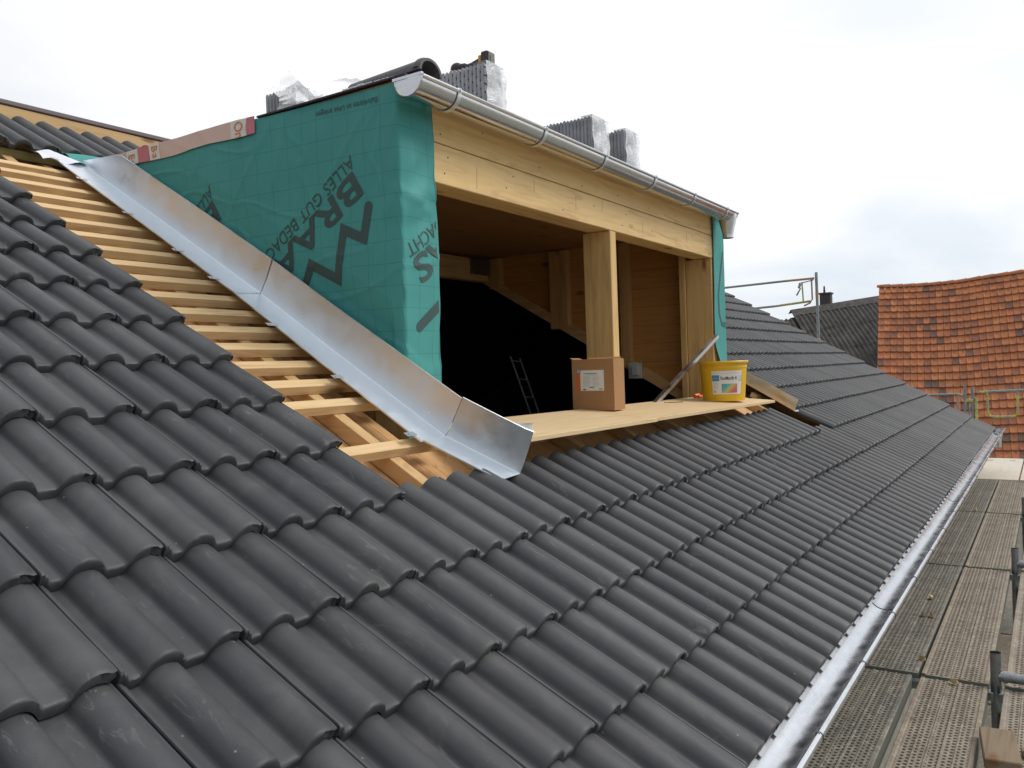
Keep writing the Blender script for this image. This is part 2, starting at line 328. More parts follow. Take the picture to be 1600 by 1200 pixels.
#      v along slope, dh, thickness flag
LOOP = [(.002, -.0305), (0, -.018), (.0, -.0075), (.0015, -.0038), (.0048, -.0012), (.013, 0), (.03, 0), (.12, 0), (.22, 0), (.32, 0), (.418, 0), (.42, -.014), (.22, -.014), (.03, -.014)]
def tile_arrays(xs_rows, name, parent, stretch=1.0):
    V0 = []; nl, nu = len(LOOP), len(U)
    F = []
    for j in range(nl):
        for i in range(nu - 1): F.append((j * nu + i, j * nu + i + 1, ((j + 1) % nl) * nu + i + 1, ((j + 1) % nl) * nu + i))
    capL = [j * nu for j in range(nl)][::-1]; capR = [j * nu + nu - 1 for j in range(nl)]
    nF = len(F); nt_ = len(xs_rows); nv = nl * nu
    AV = np.zeros((nt_, nl, nu, 3)); rn = np.zeros((nt_, nv))
    o = np.array(ORG[parent.name])
    for t, (x0, r, half) in enumerate(xs_rows):
        s0 = r * G + rng.normal(0, .0016); hx = rng.normal(0, .0012); tw = rng.normal(0, .0016); x0 = x0 + rng.normal(0, .0008)
        for j, (v, dh) in enumerate(LOOP):
            uu = U.copy(); h = HU + dh - KT * v + hx * (1 - v / .4) + tw * (uu / .3 - .5)
            ss = np.full(nu, s0 + (v if v < .04 else v * stretch))
            if j < 4:
                ss = ss + rng.normal(0, .0007, nu); h = h + rng.normal(0, .0006, nu)
                if j < 3:
                    rough = rng.normal(0, .0042, nu) * (U > .255); h = h + rough * .7; ss = ss + np.abs(rough) * 1.3
            w = uu * (.5 if half else 1)
            if half: w = np.where(uu > .15, .15, uu)
            AV[t, j, :, 0] = x0 + w; AV[t, j, :, 1] = ss * CT - h * ST; AV[t, j, :, 2] = ss * ST + h * CT
        rn[t] = rng.random()
    AV = AV.reshape(-1, 3) - o
    Fa = np.array(F); base = (np.arange(nt_) * nv)[:, None, None]
    quads = (Fa[None] + base).reshape(-1)
    caps = (np.array([capL, capR])[None] + base).reshape(-1)
    nq = nt_ * nF; nc = nt_ * 2
    me = bpy.data.meshes.new(name); me.vertices.add(len(AV)); me.vertices.foreach_set('co', AV.reshape(-1))
    me.loops.add(nq * 4 + nc * nl); me.loops.foreach_set('vertex_index', np.concatenate([quads, caps]))
    me.polygons.add(nq + nc)
    ls = np.concatenate([np.arange(nq) * 4, nq * 4 + np.arange(nc) * nl]); me.polygons.foreach_set('loop_start', ls)
    me.polygons.foreach_set('use_smooth', np.ones(nq + nc, bool)); me.update(calc_edges=True); me.validate()
    me.attributes.new('rnd', 'FLOAT', 'POINT').data.foreach_set('value', rn.reshape(-1))
    me.materials.append(TILE); me.set_sharp_from_angle(angle=R(42))
    ob = bpy.data.objects.new(name, me); COL.objects.link(ob); ob.parent = parent; ORG[ob.name] = tuple(o); return ob

house = thing('house', 'house with a new dark grey tiled roof and an unfinished timber dormer wrapped in green', 'house', (3, 5, -5))
XR = 5.1; NC = 38
main = [((c) * .3, r, False) for r in (0, 1, 2) for c in range(-12, NC)] + [(c * .3, 3, False) for c in range(-12, 15)] + [(4.5, 3, True)]
left = [(c * .3, r, False) for r in range(4, 15) for c in range(-12, 0)]
right = [(XR + c * .3, r, False) for r in range(3, 16) for c in range(0, 21)]
top = [(c * .3, 15, False) for c in range(-12, 17)]
tile_arrays(main + left, 'roof_tiles', house)
tile_arrays(right, 'roof_tiles', house)
tile_arrays(top, 'roof_tiles', house, 1.72)
# structure below the tiles
b = MB()
for x0, x1, s0, s1 in ((-6, .60, -.05, 4.70), (.60, 4.92, -.05, 1.72), (4.92, 11.35, -.05, 5.6), (-6, 4.92, 4.90, 5.6)):
    sbox(b, x0 + .001, x1 - .001, s0, s1, -.21, -.187)
b.build('sheathing', WSHEATH, house)
b = MB()
for k in range(-3, 8):
    b = MB(); sbox(b, k * .65 - .06, k * .65 + .02, 4.7, 4.9, -.36, -.213); b.build('rafter_end', WS, house)
for k in range(-8, 18):
    x = .33 + k * .65
    b = MB(); op = .62 < x < 4.95
    sbox(b, x - .03, x + .03, 0.02, 1.68 if op else 5.5, -.185, -.119, 0, .002)
    b.build('counter_batten', WS, house)
    if op: b = MB(); sbox(b, x - .03, x + .03, 4.93, 5.5, -.185, -.119, 0, .002); b.build('counter_batten', WS, house)
for k in [5.17, 6.2, 6.7, 7.2, 7.7, 8.2, 8.72, 9.22, 9.75, 10.25, 10.76, 11.25, 11.78, 12.3, 12.8, 13.35, 13.85, 14.3]:
    b = MB(); s = k * G; xe = .66 if k < 14 else .74
    sbox(b, -.42 + random.uniform(-.03, .03), xe - .05, s - .052, s + random.uniform(.004, .01), -.117, -.078, 0, .0015); b.build('roof_batten', WBAT, house)
for k in range(0, 5):                                      # the battens that carry the lower courses
    b = MB(); s = k * G + .36
    sbox(b, -3, 4.75 if k == 3 else 11.3, s - .04, s + .02, -.117, -.078 - .0, 0, .0015)
    if k == 4: b = MB(); sbox(b, 5.0, 11.3, s - .04, s + .02, -.117, -.078, 0, .0015)
    b.build('roof_batten', WBAT, house)
b = MB(); sbox(b, -3, 5.6, 4.93, 4.985, -.135, -.085, 0, .0015); b.build('roof_batten', wood('greenish_batten', 'x', (.40, .37, .17)), house)
b = MB(); sbox(b, .55, .60, 4.55, 5.0, -.19, -.14, 0, .0015); b.build('counter_batten', WS, house)
b = MB(); b.box(-3, 11.2, 4.925, 4.955, 2.62, 2.858, 0, None, .002); b.build('ridge_board', WX, house)
b = MB(); b.box(-3, 11.2, 4.915, 4.965, 2.862, 2.895, 0, None, .006); b.build('ridge_strip', M('ridge_strip_grey', (.16, .13, .13), .6).m, house)
# body of the house: walls, attic, rear slope
b = MB()
yb, zr = 4.95, 2.72
b.hexa([(-6, yb, zr - .05), (11.35, yb, zr - .05), (11.35, 9.95, -.3), (-6, 9.95, -.3), (-6, yb, zr), (11.35, yb, zr), (11.35, 9.95, -.25), (-6, 9.95, -.25)])
b.build('rear_slope', BLACKF, house)
b = MB(); b.box(-5.9, 11.2, .5, 9.6, -.45, -.3); b.build('attic_floor', M('dark_floor', (.12, .11, .10), .8).m, house)  # dark base colour helps the attic read as unlit
b = MB()
b.box(-5.95, 11.28, .35, .47, -5, -.12); b.box(-5.95, 11.28, 9.6, 9.72, -5, -.35)
for x in (-5.95, 11.16): b.prism([(.48, -5), (9.59, -5), (9.59, -.07), (4.97, 2.68), (4.90, 2.61), (.48, .03)], 'x', x, x + .12)
b.build('wall', PLASTER, house)
for x0, x1, s0, s1 in ((-5.8, .60, .5, 4.70), (4.94, 11.1, .5, 5.5)): b = MB(); sbox(b, x0, x1, s0, s1, -.29, -.262); b.build('attic_lining', BLACKF, house)   # underlay; its black colour stands in for the attic's darkness
b = MB()
b.prism([(.3, -.28), (.3, -.13), (4.90, 2.62), (4.96, 2.68), (9.6, -.06), (9.6, -.28)], 'x', 11.10, 11.14); b.build('attic_end_lining', BLACKF, house)  # black sheet before the gable wall, painted-in attic darkness
for k in range(9):                                        # rafters beyond the opening, attic dimness put into their colour
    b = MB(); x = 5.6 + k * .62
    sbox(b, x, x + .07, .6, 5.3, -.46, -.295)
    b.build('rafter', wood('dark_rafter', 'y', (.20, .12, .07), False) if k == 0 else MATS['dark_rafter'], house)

# verge at the far gable
b = MB(); sbox(b, 11.402, 11.425, -.02, 5.55, -.20, -.05); b.build('verge_board', M('verge_grey', (.10, .10, .11), .5).m, house)

# eaves gutter
def gutter(y0, z0, r, x0, x1, name, mat, parent, a0=-90, a1=90, bead=.010, capn=True, th=.0025, wob=0):
    b = MB(); n = 20; nx = 24
    def P(x, t, rr):
        a = R(a0 + (a1 - a0) * t); w = wob * math.sin(x * 2.1) * .5
        return (x, y0 + math.sin(a) * rr, z0 - math.cos(a) * rr + w)
    for rr in (r, r - th): b.grid(nx, n, lambda u, v, rr=rr: P(x0 + (x1 - x0) * u, v, rr))
    b.tube([P(x0 + (x1 - x0) * k / 24, 0, r + bead * .1) for k in range(25)], bead, 10)
    b.tube([P(x0, 1, r - .002), P(x1, 1, r - .002)], .003, 6)
    ob = b.build(name, mat, parent, 35); return ob
GY, GZ, GR = -.022, -.035, .077
gut = gutter(GY, GZ, GR, -5.9, 11.62, 'eaves_gutter', GUTE, house, -90, 76, .010)
for x in (1.95, 5.2):
    b = MB()
    b.grid(1, 18, lambda u, v: (x + .05 * u, GY + math.sin(R(-88 + 160 * v)) * (GR - .005), GZ - math.cos(R(-88 + 160 * v)) * (GR - .005)))
    b.grid(1, 18, lambda u, v: (x + .05 * u, GY + math.sin(R(-88 + 160 * v)) * (GR + .003), GZ - math.cos(R(-88 + 160 * v)) * (GR + .003)))
    b.build('gutter_joint', GUT, gut, 30)
for i in range(-3, 18):                                    # holder springs over the bead
    b = MB(); x = .32 + i * .655
    b.tube([(x, GY - GR - .011, GZ - .012), (x, GY - GR - .012, GZ + .006), (x, GY - GR, GZ + .013), (x, GY - GR + .012, GZ + .004), (x, GY - GR + .012, GZ - .02)], .0022, 6)
    b.grid(1, 16, lambda u, v: (x - .012 + .024 * u, GY + math.sin(R(-95 + 170 * v)) * (GR + .004), GZ - math.cos(R(-95 + 170 * v)) * (GR + .004)))
    b.build('gutter_bracket', MATS['scaffold_tube_steel'], gut, 30)
b = MB()
n = 16; pts = [(GY + math.sin(R(-90 + 180 * k / n)) * (GR + .001), GZ - math.cos(R(-90 + 180 * k / n)) * (GR + .001)) for k in range(n + 1)]
b.prism(pts, 'x', 11.621, 11.625); b.build('gutter_end', GUT, gut, 30)
b = MB(); b.lathe([(.062, 0), (.045, -.09), (.043, -.2)], (11.45, GY, GZ - .05), 16); b.build('gutter_outlet', GUT, gut, 30)
# comb filler and eaves flashing seen below the tile noses
b = MB()
for k in range(-24, 77):
    x = k * .15 + .03
    b.hexa([SL(x, -.012, -.075), SL(x + .06, -.012, -.075), SL(x + .06, .02, -.068), SL(x, .02, -.068), SL(x, -.012, -.072), SL(x + .06, -.012, -.072), SL(x + .06, .02, -.065), SL(x, .02, -.065)])
sbox(b, -5.8, 11.3, -.012, .20, -.088, -.083)
b.build('eaves_flashing', M('pale_zinc', (.42, .43, .45), .5, .5).m, house)

# ------------------------------------------------------------------ side flashing of the dormer (folded galvanised sheet)
FO = [(.658, 4.745), (.661, 4.2), (.660, 3.6), (.650, 3.03), (.612, 2.35), (.577, 1.612)]
def flash_piece(FO, w0, top, name, ends, lift=0, parent=house, seed=0):
    b = MB(); P = []                                         # rows of the folded profile along the slope
    nseg = max(6, int((FO[0][1] - FO[-1][1]) / .06)); sA, sB = FO[0][1], FO[-1][1]
    for i in range(nseg + 1):
        t = i / nseg; s = sA + (sB - sA) * t; x = np.interp(-s, [-q[1] for q in FO], [q[0] for q in FO])
        st = s + ends[1] * max(0, 1 - (1 - t) * nseg / 1.0); hs = min(1, .04 + (sA - s) / -ends[0]) if ends[0] else 1
        wv = noise.noise(Vector((s * 1.6, seed, 0))) * .006 + noise.noise(Vector((s * 5, seed, 4))) * .0015
        sg = 1 if w0 > 0 else -1
        row = [(x - w0 + sg * .010, s, -.041 + lift), (x - w0 - sg * .001, s, -.039 + lift), (x - w0 - sg * .001, s, -.045 + lift), (x - w0 * .5, s, -.041 + lift + wv * .3), (x - sg * .002, s, -.0352 + lift), (x, s, -.033 + lift)]
        for k in range(1, 7): f = k / 6; row.append((x + sg * (.001 + wv * f + .004 * math.sin(f * 3)), s + (st - s) * f, -.033 + (top + .033) * f * hs + lift))
        row.append((x + sg * (.005 + wv), st, -.033 + (top + .0345) * hs + lift))
        P.append([SL(*q) for q in row])
    n = len(P[0])
    b.add([q for r_ in P for q in r_], [(i * n + k, i * n + k + 1, (i + 1) * n + k + 1, (i + 1) * n + k) for i in range(nseg) for k in range(n - 1)])
    return b.build(name, GALV, parent, 24)
FA = [q for q in FO if q[1] > 3.0] + [(.655, 2.99)]
f1 = flash_piece(FO[:4] + [(.652, 2.97)], .155, .146, 'side_flashing', (-.36, 0), .0016)
f1b = flash_piece([(.6565, 3.02)] + FO[4:], .155, .1445, 'side_flashing', (0, 0), 0, seed=3)
f2 = flash_piece([(.577, 1.609), (.640, 1.44), (.700, 1.292)], .145, .147, 'side_flashing', (0, .025), .004, seed=5)
f3 = flash_piece([(4.985, 4.7), (4.985, 3.2), (4.985, 1.9), (4.97, 1.285)], -.15, .066, 'side_flashing', (0, .02), .0, seed=7)
for i, (x, s) in enumerate([(.51, 4.73), (.517, 4.42), (.515, 3.93), (.51, 3.45), (.50, 3.12), (.47, 2.62), (.445, 2.13), (.425, 1.66)]):
    b = MB(); sbox(b, x - .045, x + .012, s - .014, s + .014, -.037, -.0350)
    b.tube([SL(x - .03, s, -.035), SL(x - .03, s, -.032)], .004, 8); b.build('fixing_clip', GUT, f1 if s > 3 else f1b)
# grey-white plastic flap at the top of the flashing, green membrane roll
b = MB(); b.grid(12, 6, lambda u, v: SL(.40 + .26 * u, 4.66 + .16 * v + .03 * u, -.03 + .012 * math.sin(u * 9 + v * 4)))
o = b.build('sealing_flap', M('white_sealing_strip', (.72, .74, .85), .4).m, house, 60)

# ------------------------------------------------------------------ the dormer
b = MB()
b.prism([(1.72, .82), (1.72, 2.298), (4.15, 2.298), (4.15, 2.23)], 'x', .70, .722)     # left cheek sheathing above roof
b.box(.69, 4.97, 1.64, 4.22, 2.300, 2.326)                  # roof deck
b.prism([(1.72, .82), (1.72, 2.298), (4.15, 2.298), (4.15, 2.23)], 'x', 4.93, 4.952)
dorm = b.build('dormer', WY, house)
def dpart(name, mb, mat, sm=None): return mb.build(name, mat, dorm, sm)
b = MB(); b.prism([(.665, 1.625), (4.975, 1.625), (4.975, 4.24), (.70, 4.24), (.70, 2.575), (.665, 2.575)], 'z', 2.328, 2.336); dpart('roof_underlay', b, DARKEDGE)
b = MB(); b.box(.73, 4.92, 1.70, 1.86, 1.927, 2.1135, 0, None, .004); 
for x, z in ((1.02, 1.98), (1.05, 2.06), (1.55, 2.00), (1.62, 2.07), (2.15, 1.97), (2.55, 2.05), (2.95, 1.98), (3.02, 2.06), (3.45, 2.0), (3.9, 1.98), (4.25, 2.06), (4.55, 1.99)):
    b.tube([(x, 1.7005, z), (x, 1.6985, z)], .0045, 8, 1)
for x, z0, z1 in ((1.28, 1.95, 2.06), (1.83, 2.02, 2.10), (2.31, 1.99, 2.08), (2.66, 2.03, 2.105), (3.28, 1.96, 2.05), (4.12, 2.0, 2.07)):
    b.hexa([(x, 1.6992, z0), (x + .0022, 1.6992, z0), (x + .0022, 1.7008, z0), (x, 1.7008, z0), (x + .006, 1.6992, z1), (x + .0075, 1.6992, z1), (x + .0075, 1.7008, z1), (x + .006, 1.7008, z1)], 2)
dpart('lintel_beam', b, [WBEAM, M('screw_dark', (.09, .07, .05), .5, .4).m, M('crack_brown', (.34, .20, .08), .8).m])
b = MB(); b.box(.73, 4.92, 1.7015, 1.755, 2.1175, 2.296, 0, None, .003); 
for x, z in ((1.0, 2.16), (1.35, 2.24), (1.9, 2.17), (2.4, 2.15), (2.9, 2.17), (3.4, 2.16), (3.9, 2.17), (4.4, 2.16)): b.tube([(x, 1.702, z), (x, 1.700, z)], .0045, 8, 1)
dpart('fascia_board', b, [WBEAM, MATS['screw_dark']])
b = MB(); b.box(2.765, 2.85, 1.7, 1.90, .70, 1.925, 0, None, .004); dpart('post', b, WPOST)
b = MB(); b.box(4.68, 4.925, 1.704, 1.93, .62, 1.925, 0, None, .004); dpart('post', b, WPOST)
b = MB(); b.box(.728, .925, 1.704, 1.93, .62, 1.925, 0, None, .004); dpart('post', b, WPOST)
b = MB(); b.box(4.66, 4.70, 1.934, 1.985, .72, 2.15, 0, None, .002); dpart('stud', b, WPOST)
for y0, y1, zb in ((2.51, 2.60, 1.08), (3.14, 3.33, 1.42), (3.90, 4.02, 1.86)):
    b = MB(); b.box(4.765, 4.845, y0, y1, zb, 2.16, 0, None, .003); dpart('stud', b, wood('stud_timber', 'z', (.55, .33, .14)) if 'stud_timber' not in MATS else MATS['stud_timber'])
b = MB(); b.prism([(1.94, .70), (1.94, 2.17), (4.2, 2.2), (4.2, 1.98)], 'x', 4.85, 4.87); dpart('inner_cladding', b, WCLAD)
b = MB(); b.prism([(1.94, .70), (1.94, 2.17), (4.2, 2.2), (4.2, 1.98)], 'x', .726, .746); dpart('inner_cladding', b, WCLAD)
for x in (4.77, .75):
    b = MB(); sbox(b, x, x + .08, 1.3, 4.95, -.405, -.318, 0, .003); dpart('trimmer_rafter', b, wood('trimmer_timber', 's', (.60, .38, .17)) if 'trimmer_timber' not in MATS else MATS['trimmer_timber'])
b = MB(); b.box(.75, 4.76, 4.03, 4.13, 1.93, 2.145, 0, None, .003); dpart('header_beam', b, WX)
b = MB(); b.box(.75, 4.849, 1.762, 4.2, 2.172, 2.192); dpart('ceiling', b, WCEIL)
b = MB(); b.box(.73, 4.92, 1.52, 1.698, .50, .715, 0, None, .003); dpart('sill_beam', b, WX)
b = MB(); b.box(4.45, 4.75, 4.002, 4.026, 1.99, 2.14); dpart('joist_hanger', b, STEEL)
b = MB(); b.box(4.74, 4.764, 2.40, 2.52, .93, 1.07); b.box(4.70, 4.738, 2.42, 2.47, .96, 1.05); dpart('metal_bracket', b, M('pale_bracket', (.55, .56, .55), .5).m)

# membrane on the cheek, wrapped round the corner onto the front
XD, YD = .680, 1.690
def wr(Y, z):
    n = noise.noise(Vector((Y * 2.1, z * 1.6, 3.3))) * .013 + noise.noise(Vector((Y * 6.0, z * 3.0, 9.1))) * .0035
    cx = math.exp(-((Y - 1.60) / .17) ** 2)
    n += cx * .013 * (noise.noise(Vector((Y * 9, (z + Y * .7) * 8.0, 1.2))) + .15) * (.35 + math.exp(-((z - 1.85) / .20) ** 2) * 1.9)
    n += .006 * math.exp(-((z - 1.85 - .35 * (Y - 1.7)) / .03) ** 2) * math.exp(-((Y - 1.62) / .14) ** 2)
    n += .004 * math.exp(-((z - 1.72 + .3 * (Y - 1.7)) / .025) ** 2) * math.exp(-((Y - 1.55) / .1) ** 2)
    n += .0035 * math.exp(-(noise.noise(Vector((Y * 3.1 + z * 1.7, z * 1.1, 5))) / .06) ** 2) + .003 * math.exp(-(noise.noise(Vector((Y * 2.2, z * 4 - Y, 15))) / .05) ** 2)
    return n
def mem(Y, z, off=0):
    w = wr(Y, z) + off + .004; r = .012
    if Y > 1.75: w -= .016 * max(0, min(1, (.30 - (-Y * ST + z * CT)) / .12))
    if Y >= YD + r: return Vector((XD - w, Y, z))
    if Y <= YD - r: return Vector((XD + (YD - Y), YD - w, z))
    t = (YD + r - Y) / (2 * r)                                 # rounded corner
    a = t * math.pi / 2; c = Vector((XD + r, YD + r, z)); return c + Vector((-math.cos(a), -math.sin(a), 0)) * (r + w)
def ztop(Y):
    y = max(Y, YD); return 2.312 + (y - 1.7) * .016 + .0015 * math.sin(Y * 7) * (Y > 1.8)
def zbot(Y):
    if Y < YD: return .70
    return max(.70, (Y * ST - .10) / CT)
b = MB(); nu, nv = 260, 150
def memgrid(u, v):
    Y = 1.447 + (4.12 - 1.447) * (u ** 1.25); zt, zb = ztop(Y), zbot(Y); z = zb + (zt - zb) * v
    if u == 0: Y += .007 * math.sin(z * 7) + .004 * math.sin(z * 17 + 1)
    return mem(Y, z)
b.grid(nu, nv, memgrid)
cheek = b.build('membrane', GREEN, dorm, 80)
md = cheek.modifiers.new('thick', 'SOLIDIFY'); md.thickness = .001; md.offset = -1
# printed lettering that follows the membrane
def print_on(bm, vs, fs, org, ang, off=.0012, sx=1):
    ca, sa = math.cos(ang), math.sin(ang)
    def T(p): return (org[0] - (p[0] * sx * ca - p[1] * sa), org[1] + (p[0] * sx * sa + p[1] * ca))   # Y decreases to the viewer's right
    vv = [bm.verts.new((*T(p), 0)) for p in vs]
    for f in fs:
        try: bm.faces.new([vv[i] for i in f])
        except ValueError: pass
def stroke(bm, pts, w):
    P = [Vector((p[0], p[1], 0)) for p in pts]; Ls, Rs = [], []
    for i, p in enumerate(P):
        d0 = (P[i] - P[i - 1]).normalized() if i else (P[1] - P[0]).normalized(); d1 = (P[i + 1] - P[i]).normalized() if i < len(P) - 1 else d0
        t = (d0 + d1).normalized(); nrm = Vector((-t.y, t.x, 0)); k = w / 2 / max(.45, nrm.dot(Vector((-d1.y, d1.x, 0))))
        Ls.append(bm.verts.new(p + nrm * k)); Rs.append(bm.verts.new(p - nrm * k))
    for i in range(len(P) - 1): bm.faces.new((Ls[i], Ls[i + 1], Rs[i + 1], Rs[i]))
    for p in (P[0], P[-1]):
        vs = [bm.verts.new(p + Vector((math.cos(t), math.sin(t), 0)) * w * .5) for t in [k * math.pi / 6 for k in range(12)]]; bm.faces.new(vs)
bm = bmesh.new(); ANG = R(180 + 31.5)
WAVE = [(1.872, 1.80), (1.905, 1.66), (2.03, 1.714), (2.083, 1.492), (2.262, 1.578), (2.335, 1.44), (2.594, 1.255)]
for dY, dZ in ((0, 0), (1.0, .012), (-1.0, -.004)):
    vs, fs = text2d('ALLES GUT BEDACHT', .088); print_on(bm, vs, fs, (1.968 + dY, 2.045 + dZ), ANG, sx=.97)
    vs, fs = text2d('BRAAS', .176, bold=.0035); vs = [(x + .0, y) for x, y in vs]
    print_on(bm, vs, fs, (1.945 + dY, 1.975 + dZ), ANG, sx=1.58)
    stroke(bm, [(a + dY, c + dZ) for a, c in WAVE], .046)
vs, fs = text2d('Bahnkante an Linie anlegen', .040); print_on(bm, vs, fs, (1.79, 2.272), R(180) - .02, sx=.9)
bmesh.ops.triangulate(bm, faces=bm.faces[:])
# cut to the membrane's own outline and break long edges so the print follows the folds
def cut(bm, co, no): bmesh.ops.bisect_plane(bm, geom=bm.verts[:] + bm.edges[:] + bm.faces[:], plane_co=co, plane_no=no, clear_outer=True)
cut(bm, (1.456, 0, 0), (-1, 0, 0)); cut(bm, (4.0, 0, 0), (1, 0, 0)); cut(bm, (0, 2.30, 0), (0, 1, 0)); cut(bm, (0, .95, 0), (0, -1, 0))
for Yc in np.arange(1.5, 4.0, .025): bmesh.ops.bisect_plane(bm, geom=bm.verts[:] + bm.edges[:] + bm.faces[:], plane_co=(Yc, 0, 0), plane_no=(1, 0, 0))
for zc in np.arange(1.0, 2.3, .03): bmesh.ops.bisect_plane(bm, geom=bm.verts[:] + bm.edges[:] + bm.faces[:], plane_co=(0, zc, 0), plane_no=(0, 1, 0))
for q in bm.verts: q.co = mem(q.co.x, q.co.y, .0022)
b = MB(); bm.verts.index_update(); b.add([q.co for q in bm.verts], [[w.index for w in f.verts] for f in bm.faces]); bm.free()
b.build('printed_lettering', INK, dorm)
# right-hand membrane strip and cheek
b = MB()
def mr_(u, v):
    z = 1.03 + (2.30 - 1.03) * v; x0 = 4.69 + .07 * max(0, (1.25 - z) / .25) ** 1.5 + .012 * math.sin(z * 4); x1 = 4.965
    x = x0 + (x1 - x0) * u; return (x, 1.688 - .007 * noise.noise(Vector((x * 6, z * 3, 0))) - .03 * (1 - u) * max(0, (1.2 - z) / .2), z)
b.grid(14, 50, mr_); b.grid(10, 10, lambda u, v: (4.966, 1.689 + 2.4 * u, (max(1.03 if u == 0 else .7, ((1.689 + 2.4 * u) * ST - .10) / CT)) * (1 - v) + 2.30 * v))
b.build('membrane', GREENP, dorm, 80)
b = MB()
def strokeR(pts, w):
    for (x0, z0), (x1, z1) in zip(pts[:-1], pts[1:]):
        n = 8; d = Vector((x1 - x0, z1 - z0)).normalized(); nx, nz = -d.y * w / 2, d.x * w / 2
        for k in range(n):
            a, c = k / n, (k + 1) / n; q = []
            for t, sgn in ((a, 1), (c, 1), (c, -1), (a, -1)):
                x = x0 + (x1 - x0) * t + nx * sgn; z = z0 + (z1 - z0) * t + nz * sgn
                u = max(0, min(1, (x - 4.69) / .275)); q.append((x, 1.688 - .007 * noise.noise(Vector((x * 6, z * 3, 0))) - .0022, z))
            b.add(q, [(0, 1, 2, 3)])
strokeR([(4.935, 2.00), (4.79, 1.62), (4.80, 1.46), (4.87, 1.36)], .03)
b.build('printed_mark', INK, dorm); b = MB()
vs, fs = text2d('B', .10); b.add([(4.955 - p[1] * 1.0, 1.682, 1.40 - p[0] * .9) for p in vs], fs)
b.build('printed_lettering', INK, dorm)
# printed foil strip tacked along the top edge
def fz(Y): return ztop(Y) + .012
def strip(Y0, Y1, mat, off, z0=None, n=24):
    b = MB()
    def g(u, v):
        Y = Y0 + (Y1 - Y0) * u; zt = fz(Y); zb = zt - .084 + .004 * math.sin(Y * 11); z = zb + (zt - zb) * v
        return mem(Y, z, off)
    b.grid(n, 6, g); return b
foil = strip(2.585, 4.02, FOIL, .008, n=60).build('foil_strip', FOIL, dorm, 70)
for y0, y1, mt in ((2.583, 2.640, FPINK), (2.645, 2.76, FWHITE), (3.37, 3.47, FWHITE), (3.475, 3.575, FPINK), (3.582, 3.70, FWHITE)):
    strip(y0, y1, mt, .0095, n=5).build('printed_block', mt, dorm, 70)
b = MB()
def glyph(ch, size, Yc, zc, rot, sx=1, sy=1):
    vs, fs = text2d(ch, size); xs = [p[0] for p in vs]; ys = [p[1] for p in vs]; cx, cy = (min(xs) + max(xs)) / 2, (min(ys) + max(ys)) / 2
    ca, sa = math.cos(rot), math.sin(rot)
    out = [((x - cx) * sx, (y - cy) * sy) for x, y in vs]; out = [(x * ca - y * sa, x * sa + y * ca) for x, y in out]
    b.add([mem(Yc - x, zc + y, .0125) for x, y in out], fs)
glyph('E', .068, 3.645, 2.318, R(-90), 1, 1.3); glyph('T', .068, 3.66, 2.277, R(-90), 1, 1.3)
glyph('B', .062, 3.415, 2.322, R(-90), 1, 1.3); glyph('a', .062, 3.422, 2.286, R(-90), 1, 1.3)
glyph('O', .066, 2.70, 2.305, R(-90), 1, 1.4); glyph('n', .066, 2.705, 2.262, R(-90), 1, 1.4)
b.build('printed_lettering', FORANGE, dorm)
# dormer gutter
DY, DZ, DR = 1.572, 2.288, .071
dg = gutter(DY, DZ, DR, .625, 4.80, 'gutter', GUT, dorm, -90, 90, .0095)
b = MB(); n = 20
pts = [(DY + math.sin(R(-90 + 180 * k / n)) * (DR + .002), DZ - math.cos(R(-90 + 180 * k / n)) * (DR + .002)) for k in range(n + 1)]
for x in (.620,): b.prism(pts, 'x', x, x + .006)
b.tube([(.622, p, q) for p, q in pts], .005, 6); b.box(.617, .631, DY - .075, DY + .085, DZ + .002, DZ + .014)
b.build('gutter_end_cap', GUT, dorm, 30)
b = MB(); b.lathe([(.078, .03), (.074, -.03), (.046, -.15), (.046, -.185)], (4.74, DY, DZ - .02), 20); b.build('gutter_outlet', GUT, dorm, 30)
for x in (.885, 1.64, 2.34, 3.07, 3.80, 4.53):
    b = MB()
    for rr in (DR + .003, DR + .006): b.grid(1, 22, lambda u, v: (x - .0125 + .025 * u, DY + math.sin(R(-98 + 190 * v)) * rr, DZ - math.cos(R(-98 + 190 * v)) * rr))
    for e in (-1, 1): b.grid(1, 22, lambda u, v: (x + e * .0125, DY + math.sin(R(-98 + 190 * v)) * (DR + .003 + .003 * u), DZ - math.cos(R(-98 + 190 * v)) * (DR + .003 + .003 * u)))
    b.tube([(x, DY - DR - .011, DZ - .015), (x, DY - DR - .012, DZ + .008), (x, DY - DR, DZ + .014), (x, DY - DR + .013, DZ + .004)], .003, 6)
    b.build('gutter_bracket', GALV, dorm, 30)

# ------------------------------------------------------------------ things on the sill boards
def zb_(x, y): return .657 - .008 * x + .081 * y            # board underside plane
def board(name, x0, x1, y0, y1, label, th=.020, lift=0):
    b = MB(); c = [(x0, y0), (x1, y0), (x1, y1), (x0, y1)]
    b.hexa([(x, y, zb_(x, y) + lift) for x, y in c] + [(x, y, zb_(x, y) + th + lift) for x, y in c])
    o = b.build(name, WPLY, None, org=((x0 + x1) / 2, (y0 + y1) / 2, zb_((x0 + x1) / 2, (y0 + y1) / 2))); bv = o.modifiers.new('b', 'BEVEL'); bv.width = .0015; bv.segments = 1
    return tag(o, label, 'board', 'boards laid along the dormer opening')
board('wooden_board', .74, 2.13, 1.14, 1.694, 'pale wooden board under the open cardboard box, laid across the dormer opening')
board('wooden_board', 2.136, 4.50, 1.156, 1.694, 'pale wooden board under the yellow bucket, laid across the dormer opening')
bz = lambda x, y: zb_(x, y) + .0205
